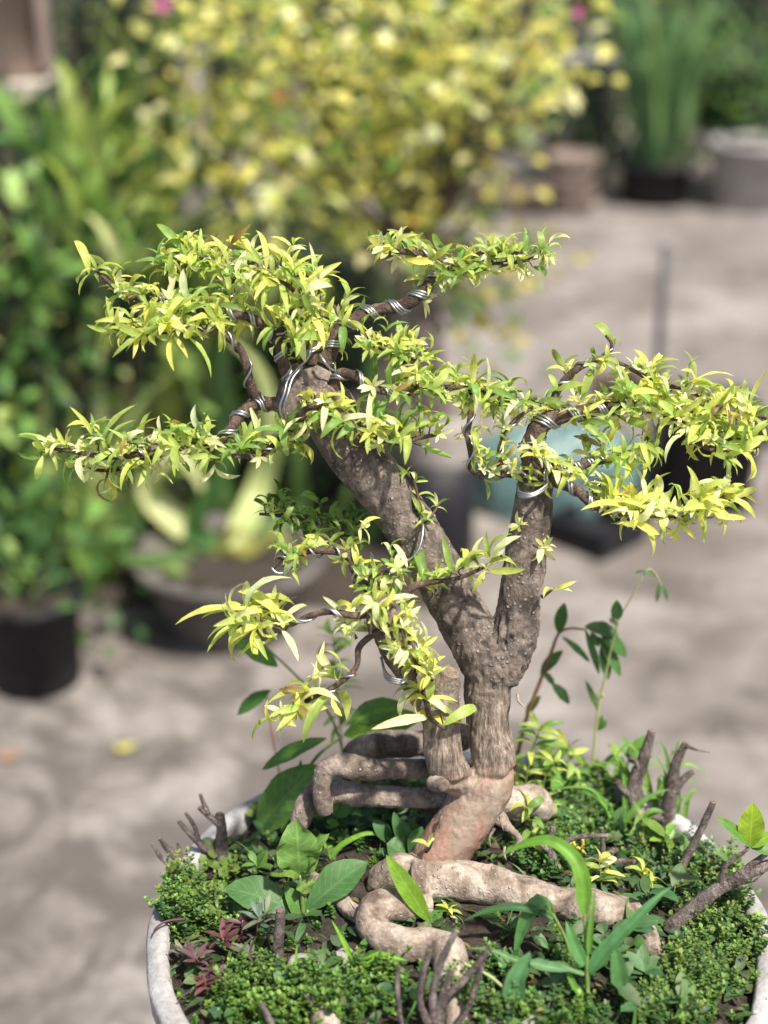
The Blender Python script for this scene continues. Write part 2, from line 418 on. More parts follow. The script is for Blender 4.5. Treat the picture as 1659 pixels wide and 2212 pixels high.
# three little feet of the pot
for a in (90, 210, 330):
    m2 = MB(); c = Vector((CX + .095 * math.cos(R(a)), CY + .095 * math.sin(R(a)), ZR - .158)); box(m2, c, (.045, .045, .018), R(a)); m2.build('foot', POT, pot)
ped = thing('pot_stand', 'stack of hollow grey cement blocks under the bonsai pot', 'stand', (CX, CY, 0))
zt = ZR - .167; nb = 3
for i in range(nb):
    m2 = MB(); hb = zt / nb; box(m2, (CX, CY, hb * (i + .5)), (.20, .20, hb - .003), R(4 * (i - 1)))
    m2.build('block', POT2, ped, smooth=False)
def soil_h(x, y):
    r = math.hypot(x - CX, y - CY) / .20
    q = Vector((x, y, 0))
    return ZR - .012 + .028 * max(0, 1 - r * r) + .0035 * noise.noise(q * 38) + .002 * noise.noise(q * 95)
def S(px, py, dz=0.0):
    z = ZR
    for _ in range(6):
        p = G(px, py, z); z = soil_h(p.x, p.y) + dz
    return G(px, py, z)
mb = MB(); vs = []; fs = []; nr, ns = 46, 120
for i in range(nr + 1):
    for k in range(ns):
        a = 2 * math.pi * k / ns; r = .2015 * (i + .02) / nr; x = CX + r * math.cos(a); y = CY + r * math.sin(a)
        z = soil_h(x, y) + .0012 * noise.noise(Vector((x, y, 0)) * 260); vs.append((x, y, z))
for i in range(nr):
    for k in range(ns):
        k2 = (k + 1) % ns; fs.append((i * ns + k, i * ns + k2, (i + 1) * ns + k2, (i + 1) * ns + k))
mb.add(vs, fs)
soil = mb.build('soil', soil_mat(), pot)

# ================================================================== BONSAI TREE
B0 = S(970, 1880)
def T(px, py, o=0.0):
    p = V(B0, px, py, 17)
    if o:
        r = (p - C0); p = p + r.normalized() * o
    return p
tree = thing('bonsai_tree', 'wired bonsai tree with thick forked trunk, exposed roots and yellow-green leaves', 'bonsai', B0)

def tp(lst):
    out = []
    for e in lst:
        px, py, r = e[:3]; o = e[3] if len(e) > 3 else 0
        p = T(px, py, o); out.append((p, r * pm(p)))
    return out
def trunk_mat(zA, zB):
    m, nt, b = new_mat('trunk_bark'); g = geopos(nt); sep = nt.nodes.new('ShaderNodeSeparateXYZ'); nt.links.new(objco(nt), sep.inputs[0])
    def mapped(sx, sz):
        mp = nt.nodes.new('ShaderNodeMapping'); mp.inputs['Scale'].default_value = (sx, sx, sz); nt.links.new(g, mp.inputs[0]); return mp.outputs[0]
    nb = nnoise(nt, 34, 5, .65, g); nf = nnoise(nt, 330, 5, .7, g); nm = nnoise(nt, 95, 6, .7, mapped(1, .6), .6)
    # grey-brown bark of the limbs
    cA = ramp(nt, nb, [(.34, (.07, .054, .046)), (.52, (.145, .115, .098)), (.68, (.25, .205, .178))])
    cA = mixc(nt, 1.0, cA, ramp(nt, nm, [(.38, .42), (.5, .95), (.64, 1.5)]), 'MULTIPLY')
    cA = mixc(nt, 1.0, cA, ramp(nt, nf, [(.32, .7), (.68, 1.3)]), 'MULTIPLY')
    vd = nvor(nt, 190, g); len_ = math_(nt, 'MULTIPLY', ramp(nt, vd, [(.15, 1.0), (.27, 0.0)]), ramp(nt, nnoise(nt, 40, 2, .5, g), [(.40, 0.0), (.5, 1.0)]))
    cA = mixc(nt, math_(nt, 'MULTIPLY', math_(nt, 'MULTIPLY', len_, nf), 1.0), cA, (.44, .39, .345))
    # fibrous tan neck
    gr = nnoise(nt, 420, 5, .65, mapped(1, .07)); gr2 = nnoise(nt, 120, 4, .6, mapped(1, .2))
    cB = ramp(nt, gr, [(.36, (.095, .07, .052)), (.52, (.235, .185, .145)), (.66, (.40, .335, .275))])
    cB = mixc(nt, 1.0, cB, ramp(nt, gr2, [(.35, .6), (.55, 1.1)]), 'MULTIPLY')
    # smooth pinkish foot with red rubbed patches and fine cross wrinkles
    wr = nnoise(nt, 330, 4, .6, mapped(.12, 1.0)); nr = nnoise(nt, 22, 5, .6, mapped(1, .6), .5)
    cC = ramp(nt, nr, [(.36, (.33, .262, .21)), (.49, (.265, .195, .15)), (.55, (.31, .185, .14)), (.66, (.25, .13, .095))])
    cC = mixc(nt, 1.0, cC, ramp(nt, wr, [(.3, .88), (.6, 1.05)]), 'MULTIPLY')
    cC = mixc(nt, 1.0, cC, ramp(nt, nf, [(.3, .85), (.7, 1.15)]), 'MULTIPLY')
    def zone(z, w_):
        q = math_(nt, 'ADD', sep.outputs[2], math_(nt, 'MULTIPLY', math_(nt, 'SUBTRACT', nnoise(nt, 48, 5, .65, g), .5), w_ * 3))
        mr = nt.nodes.new('ShaderNodeMapRange'); nt.links.new(q, mr.inputs[0]); mr.inputs[1].default_value = z - w_; mr.inputs[2].default_value = z + w_; return mr.outputs[0]
    kA = zone(zA, .024); kB = zone(zB, .013)
    c = mixc(nt, kA, mixc(nt, kB, cC, cB), cA)
    nt.links.new(c, b.inputs['Base Color'])
    nt.links.new(ramp(nt, kB, [(0, .55), (1, .85)]), b.inputs['Roughness'])
    hA = math_(nt, 'ADD', math_(nt, 'ADD', nm, math_(nt, 'MULTIPLY', nf, .5)), math_(nt, 'MULTIPLY', len_, .45))
    hB = math_(nt, 'ADD', math_(nt, 'MULTIPLY', math_(nt, 'MULTIPLY', gr, kB), .7), math_(nt, 'ADD', math_(nt, 'MULTIPLY', wr, .10), math_(nt, 'MULTIPLY', nf, .2)))
    mx = nt.nodes.new('ShaderNodeMix'); nt.links.new(kA, mx.inputs[0]); nt.links.new(hB, mx.inputs[2]); nt.links.new(hA, mx.inputs[3])
    bump(nt, b, mx.outputs[0], 1.0, .003); return m
ZA = (T(1060, 1470) - B0).z; ZB = (T(1050, 1655) - B0).z
BARK = trunk_mat(ZA, ZB)
# ---- trunk: limbs fused by a voxel remesh, then roughened
limbs = [
    [(930, 1900, 62), (955, 1845, 66), (1000, 1775, 64), (1045, 1705, 60), (1066, 1645, 50), (1056, 1560, 49), (1053, 1490, 52), (1066, 1430, 58), (1085, 1400, 52)],
    [(1062, 1470, 50), (1030, 1390, 58), (980, 1300, 60, .004), (905, 1165, 58, .006), (825, 1055, 61, .004), (752, 955, 66), (705, 880, 64), (684, 815, 40, .004), (682, 775, 14, .006)],
    [(1072, 1460, 50), (1108, 1385, 52), (1122, 1300, 48), (1135, 1190, 49), (1150, 1110, 46), (1158, 1035, 40), (1160, 1000, 26)],
    [(1010, 1700, 36), (962, 1650, 44, -.016), (953, 1560, 43, -.018), (958, 1490, 38, -.018), (966, 1455, 30, -.018)],
    [(965, 1575, 40, -.012), (915, 1500, 36, -.016), (865, 1420, 34, -.02), (838, 1370, 34, -.03), (826, 1326, 33, -.045)],
    [(660, 800, 30), (632, 840, 34), (625, 880, 30), (650, 920, 40)],
]
tm = MB()
for L_ in limbs: tube(tm, catmull([(p_, r_ * .93) for p_, r_ in tp(L_)], .004), 20, .05, 45)
tmp = tm.build('trunk_tmp', BARK, tree)
md = tmp.modifiers.new('r', 'REMESH'); md.mode = 'VOXEL'; md.voxel_size = .0014; md.use_smooth_shade = True
md = tmp.modifiers.new('s', 'SMOOTH'); md.iterations = 3; md.factor = .6
bpy.context.view_layer.update()
dg = bpy.context.evaluated_depsgraph_get()
tme = bpy.data.meshes.new_from_object(tmp.evaluated_get(dg)); tme.name = 'trunk'
bpy.data.objects.remove(tmp)
JN = T(1080, 1400) - B0; FL = T(985, 1680) - B0
tme.calc_loop_triangles()
co = np.empty(len(tme.vertices) * 3); tme.vertices.foreach_get('co', co); co = co.reshape(-1, 3)
no = np.empty(len(tme.vertices) * 3); tme.vertices.foreach_get('normal', no); no = no.reshape(-1, 3)
for i in range(len(co)):
    q = Vector(co[i]); n = Vector(no[i])
    rough = 1.2 * math.exp(-((q - JN).length / .030) ** 2) + .5 * math.exp(-((q - FL).length / .02) ** 2); up_ = min(1, max(0, (q.z - ZB) / .03))
    fl = noise.noise(Vector((q.x * 1.7, q.y * 1.7, q.z * .6)) * 150)
    d = .0011 * noise.noise(q * 42) + .0007 * noise.noise(q * 130) + (.0003 + .0024 * rough) * (1 - abs(fl) * 2.4) + .0003 * noise.noise(q * 420)
    d -= .0022 * math.exp(-((q.z - ZB - .004 * noise.noise(q * 60)) / .0022) ** 2)
    # lenticel pimples
    pim = noise.noise(q * 330 + Vector((9, 3, 1)))
    if pim > .36: d += .001 * (pim - .36) * up_ * (.5 + noise.noise(q * 50))
    co[i] += no[i] * d
tme.vertices.foreach_set('co', co.ravel()); tme.update()
trunk = bpy.data.objects.new('trunk', tme); COL.objects.link(trunk); trunk.parent = tree; ORG[trunk.name] = B0
tme.materials.clear(); tme.materials.append(BARK)

# ---- cut faces
def cutface(px, py, o, r, nrm, oval=1.0, parent=tree):
    p = T(px, py, o); m = MB(); n = nrm.normalized(); u = n.orthogonal().normalized(); v = n.cross(u); rr = r * pm(p)
    vs = []; fs = []; K = 22; rings = [1.06, .96, .9, .55, .3, .02]; hts = [-.0035, .0004, .0014, .0008, .0006, .0001]
    for q, h in zip(rings, hts):
        for k in range(K):
            a = 2 * math.pi * k / K; w_ = 1 + .08 * noise.noise(Vector((math.cos(a), math.sin(a), px)) * 1.5)
            vs.append(p + (u * math.cos(a) + v * math.sin(a) * oval) * rr * q * w_ + n * (h + .0009 * noise.noise(Vector((math.cos(a) * q * 3, math.sin(a) * q * 3, py)))))
    for i in range(len(rings) - 1):
        for k in range(K):
            k2 = (k + 1) % K; fs.append((i * K + k, i * K + k2, (i + 1) * K + k2, (i + 1) * K + k))
    m.add(vs, fs); return m.build('pruning_cut', CUT, parent)
tocam = (C0 - T(826, 1326)).normalized()
cutface(824, 1324, -.061, 32, tocam + Vector((-.15, 0, .15)))
cutface(972, 1452, -.022, 22, Vector((.4, -.3, 1)))
cutface(703, 852, -.021, 24, tocam + Vector((-.1, 0, .4)))

# ---- roots
def rp(lst):
    out = []
    for px, py, r, mode, val in lst:
        if mode == 'T': p = T(px, py, val); out.append((p, r * pm(p)))
        else:
            p0 = S(px, py); rr = r * pm(p0); p = S(px, py, rr * val); out.append((p, rr))
    return out
ROOTS = [
    [(1010, 1590, 30, 'T', .05), (900, 1606, 30, 'T', .045), (830, 1607, 29, 'T', .045), (770, 1625, 24, 'T', .05), (740, 1680, 18, 'T', .05)],
    [(1000, 1655, 26, 'T', .012), (905, 1661, 24, 'T', .008), (800, 1662, 25, 'T', .004), (738, 1652, 27, 'T', .0), (703, 1664, 25, 'T', -.002), (692, 1704, 23, 'T', -.004), (700, 1742, 20, 'T', -.004), (706, 1760, 12, 'T', -.004)],
    [(1000, 1715, 26, 'T', .02), (935, 1722, 23, 'T', .016), (850, 1722, 24, 'T', .016), (770, 1716, 22, 'T', .018), (725, 1712, 19, 'T', .02), (680, 1740, 16, 'T', .022)],
    [(690, 1700, 18, 'T', .02), (662, 1735, 19, 'T', .015), (640, 1800, 14, 'T', .008), (632, 1850, 12, 'T', .004), (640, 1900, 10, 'T', 0)],
    [(900, 1905, 48, 'S', .5), (960, 1900, 46, 'S', .75), (1040, 1908, 42, 'S', .8), (1120, 1925, 38, 'S', .8), (1210, 1948, 33, 'S', .9), (1290, 1964, 39, 'S', .8), (1355, 1975, 34, 'S', .6), (1392, 2012, 24, 'S', .6), (1415, 2062, 19, 'S', .6), (1440, 2100, 19, 'S', .5), (1428, 2150, 15, 'S', .2), (1410, 2185, 10, 'S', -.4)],
    [(930, 1890, 44, 'S', .4), (870, 1888, 48, 'S', .4), (832, 1905, 40, 'S', .2), (825, 1930, 30, 'S', -.3)],
    [(930, 1955, 30, 'S', .4), (880, 1955, 34, 'S', .8), (825, 1962, 36, 'S', .9), (798, 1985, 36, 'S', .9), (815, 2018, 35, 'S', .9), (862, 2040, 36, 'S', .95), (920, 2040, 34, 'S', 1.0), (966, 2052, 35, 'S', 1.0), (975, 2095, 34, 'S', .6), (978, 2145, 32, 'S', .3), (985, 2200, 30, 'S', -.1), (985, 2230, 28, 'S', -.5)],
    [(810, 1985, 26, 'S', .7), (765, 1972, 22, 'S', .7), (725, 1935, 19, 'S', .7), (690, 1905, 16, 'S', .5), (650, 1885, 13, 'S', .4), (600, 1880, 10, 'S', -.2)],
    [(735, 1935, 10, 'S', 1.5), (726, 1915, 9, 'S', 2.4), (716, 1898, 7, 'S', 3.2)],
    [(1060, 1725, 30, 'T', .02), (1115, 1735, 34, 'T', .03), (1150, 1730, 30, 'T', .035), (1175, 1760, 22, 'T', .04)],
    [(1075, 1760, 16, 'T', .0), (1100, 1790, 12, 'T', -.004), (1122, 1815, 10, 'T', -.004), (1100, 1850, 7, 'T', -.004)],
    [(700, 2235, 34, 'S', .3), (705, 2200, 32, 'S', .3), (690, 2165, 18, 'S', -.2)],
    [(930, 1690, 14, 'T', -.022), (950, 1694, 15, 'T', -.028), (962, 1696, 12, 'T', -.034)],
]
def fused(name, groups, mat, voxel=.0016, it=3):
    m = MB()
    for i, rt in enumerate(groups): tube(m, catmull(rp(rt), .003), 22, .2, 20, seed=i * 3.1)
    t_ = m.build('fuse_tmp', mat, tree)
    md = t_.modifiers.new('r', 'REMESH'); md.mode = 'VOXEL'; md.voxel_size = voxel; md.use_smooth_shade = True
    md = t_.modifiers.new('s', 'SMOOTH'); md.iterations = it; md.factor = .6
    bpy.context.view_layer.update()
    me = bpy.data.meshes.new_from_object(t_.evaluated_get(bpy.context.evaluated_depsgraph_get())); me.name = name; bpy.data.objects.remove(t_)
    n_ = len(me.vertices); co = np.empty(n_ * 3); me.vertices.foreach_get('co', co); co = co.reshape(-1, 3); no = np.empty(n_ * 3); me.vertices.foreach_get('normal', no); no = no.reshape(-1, 3)
    for i in range(n_):
        q = Vector(co[i]); pim = noise.noise(q * 240 + Vector((9, 3, 1)))
        d = .0022 * noise.noise(q * 26) + .0010 * noise.noise(q * 70) + .0005 * noise.noise(q * 210) + .0003 * noise.noise(q * 480)
        if pim > .45: d += .003 * (pim - .45)
        co[i] += no[i] * d
    me.vertices.foreach_set('co', co.ravel()); me.update(); me.materials.clear(); me.materials.append(mat)
    o = bpy.data.objects.new(name, me); COL.objects.link(o); o.parent = tree; ORG[o.name] = B0; return o
fused('surface_roots', [ROOTS[k] for k in (4, 5, 6, 7, 8)], ROOT)
fused('crossing_roots', [ROOTS[k] for k in (0, 1, 2, 3, 12)], CROOT)
for k in (9, 10, 11): fused('root', [ROOTS[k]], ROOT)
for (x0, y0, x1, y1) in ((1080, 1765, 1088, 1795), (955, 1760, 948, 1790), (1068, 1790, 1060, 1830), (1118, 1500, 1135, 1530), (1090, 1830, 1094, 1860), (880, 1985, 876, 2000), (1020, 1930, 1030, 1955)):
    m = MB(); a = T(x0, y0, -.015); b = T((x0 + x1) / 2 + uni(-8, 8), (y0 + y1) / 2, -.02); c = T(x1, y1, -.02)
    tube(m, catmull([(a, .0012), (b, .0009), (c, .0004)], .002), 6); m.build('rootlet', ROOT, tree)

# ---- branches, wires, leaves
TL = leafpool('leaf', LEAF_O, 18, 'lance', (.20, .29), (.5, 2.3), (.1, .5), 9, .1, .45, .6)
TL.items += leafpool('leaf', LEAF_O, 8, 'ellip', (.24, .34), (.5, 2.0), (.1, .5), 9, .1, .4, .5).items; TL.me = [None] * len(TL.items)
TS = leafpool('leaf', LEAF_O, 14, 'ellip', (.26, .42), (.1, .9), (.1, .4), 4, 0, .2, .4)
PG = [(3, YG), (2, GRN), (1, PAL), (1, YEL)]; PY = [(4, YG), (3.4, YEL), (1, PAL), (.8, GRN)]; PYY = [(5, YEL), (2, PAL), (1.5, YG)]; PD = [(3, GRN), (2, MID), (1, DGR), (1, YG)]
PPAL = [(4, PAL), (1.2, YG), (.8, YEL)]
for _p in (PG, PY, PYY): _p.append((.12, (.34, .24, .08)))
foliage_jobs = []    # (branch, L, pool, idx, M, tint)
def addleaf(br, base, d, nrm, L, pool, tint, w=1.0):
    w = max(.6, min(.95, 1.08 - L / pm(base) / 240))
    foliage_jobs.append((L, br, pool, random.randrange(len(pool.items)), mframe(base, d, nrm, L, w), tint))
def rosette(br, p, d, n, L, pal, pool=None, spread=.9):
    d = d.normalized(); u = d.orthogonal().normalized(); v = d.cross(u); a0 = rnd() * 6.28
    for k in range(n):
        a = a0 + k * 2.4; s = spread * uni(.75, 1.2)
        side = u * math.cos(a) + v * math.sin(a); ld = d * math.cos(s) + side * math.sin(s)
        nn = d * math.sin(s) - side * math.cos(s)
        addleaf(br, p, ld, nn, L * uni(.65, 1.15), pool or TL, pick(pal))
def pal_at(pal): return pal
def leafy(br, mbt, path, n, pal, Lr=(50, 95), reach=(14, 50), rose=.7, upb=.45, big=1.0, u0=0.0, u1=1.0):
    fr = frames(path); N = len(fr)
    n = int(n * .65 + .5)
    for i in range(n):
        u = u0 + (u1 - u0) * (i + rnd()) / n; k = min(N - 2, int(u * (N - 1))); p, r, t, a, b = fr[k]; px = pm(p)
        th = rnd() * 6.283; rad = a * math.cos(th) + b * math.sin(th)
        d = (rad + ZUP * upb + t * uni(-.2, .7)); d.z *= .6; d = d.normalized(); Ls = uni(*reach) * px
        tip = p + d * Ls; bend = (p + tip) * .5 + gauss3(.0015)
        if Ls > 16 * px: tube(mbt, catmull([(p, 2.0 * px), (bend, 1.6 * px), (tip, 1.0 * px)], .003), 5)
        nodes = max(1, int(Ls / (17 * px)))
        sd = d.cross(ZUP + gauss3(.3)); sd = sd.normalized() if sd.length > .01 else a
        for j in range(nodes):
            q = p.lerp(tip, (j + .6) / nodes); s2 = Quaternion(d, j * 1.57 + rnd() * .6) @ sd
            fr_ = (j + 1) / nodes
            for sg in (-1, 1):
                L = uni(*Lr) * px * (.55 + .45 * fr_) * uni(.55, 1.25) * big
                ld = d * .55 + s2 * sg * .9 + ZUP * .1 + gauss3(.18); ld = (ld - FW * ld.dot(FW) * .45).normalized()
                addleaf(br, q, ld, ZUP * .9 - d * .15 - FW * .25 + gauss3(.25), L, TL, pick(pal))
        rosette(br, tip, d + ZUP * .3, random.choice((1, 2, 2, 3, 4)), uni(*Lr) * px * .9 * big, pal, None, .8)
    m = int(rose * N * .42)
    for i in range(m):
        k = random.randrange(int(u0 * (N - 1)), max(int(u0 * (N - 1)) + 1, int(u1 * (N - 1)))); p, r, t, a, b = fr[k]; px = pm(p); th = rnd() * 6.283
        rad = (a * math.cos(th) + b * math.sin(th) + ZUP * .4 - FW * .35).normalized()
        rosette(br, p + rad * (r + 3 * px), rad, random.choice((4, 5, 6)), uni(22, 42) * px, PPAL, TS, 1.0)
def wire(path, pitch=24, rw=2.8, strands=2, u0=0., u1=1., gap=6.5, parent=tree, slack=1.0):
    fr = frames(path); N = len(fr)
    for s_ in range(strands):
        pts = []; ang = 0; last = None
        for k in range(int(u0 * (N - 1)), int(u1 * (N - 1)) + 1):
            p, r, t, a, b = fr[k]; px = pm(p)
            if last is not None: ang += (p - last).length / (pitch * px) * 2 * math.pi
            last = p
            th = ang - s_ * gap / pitch * 6.283; rr = r * slack + rw * px * .9
            pts.append((p + (a * math.cos(th) + b * math.sin(th)) * rr, rw * px))
        if len(pts) > 3:
            m = MB(); tube(m, pts, 7); m.build('wire', WIRE, parent)
def wire_loop(lst, rw=3.0):
    m = MB(); pts = [(T(px, py, o), rw * pm(T(px, py, o))) for px, py, o in lst]; tube(m, catmull(pts, .0015), 7); return m.build('wire', WIRE, tree)

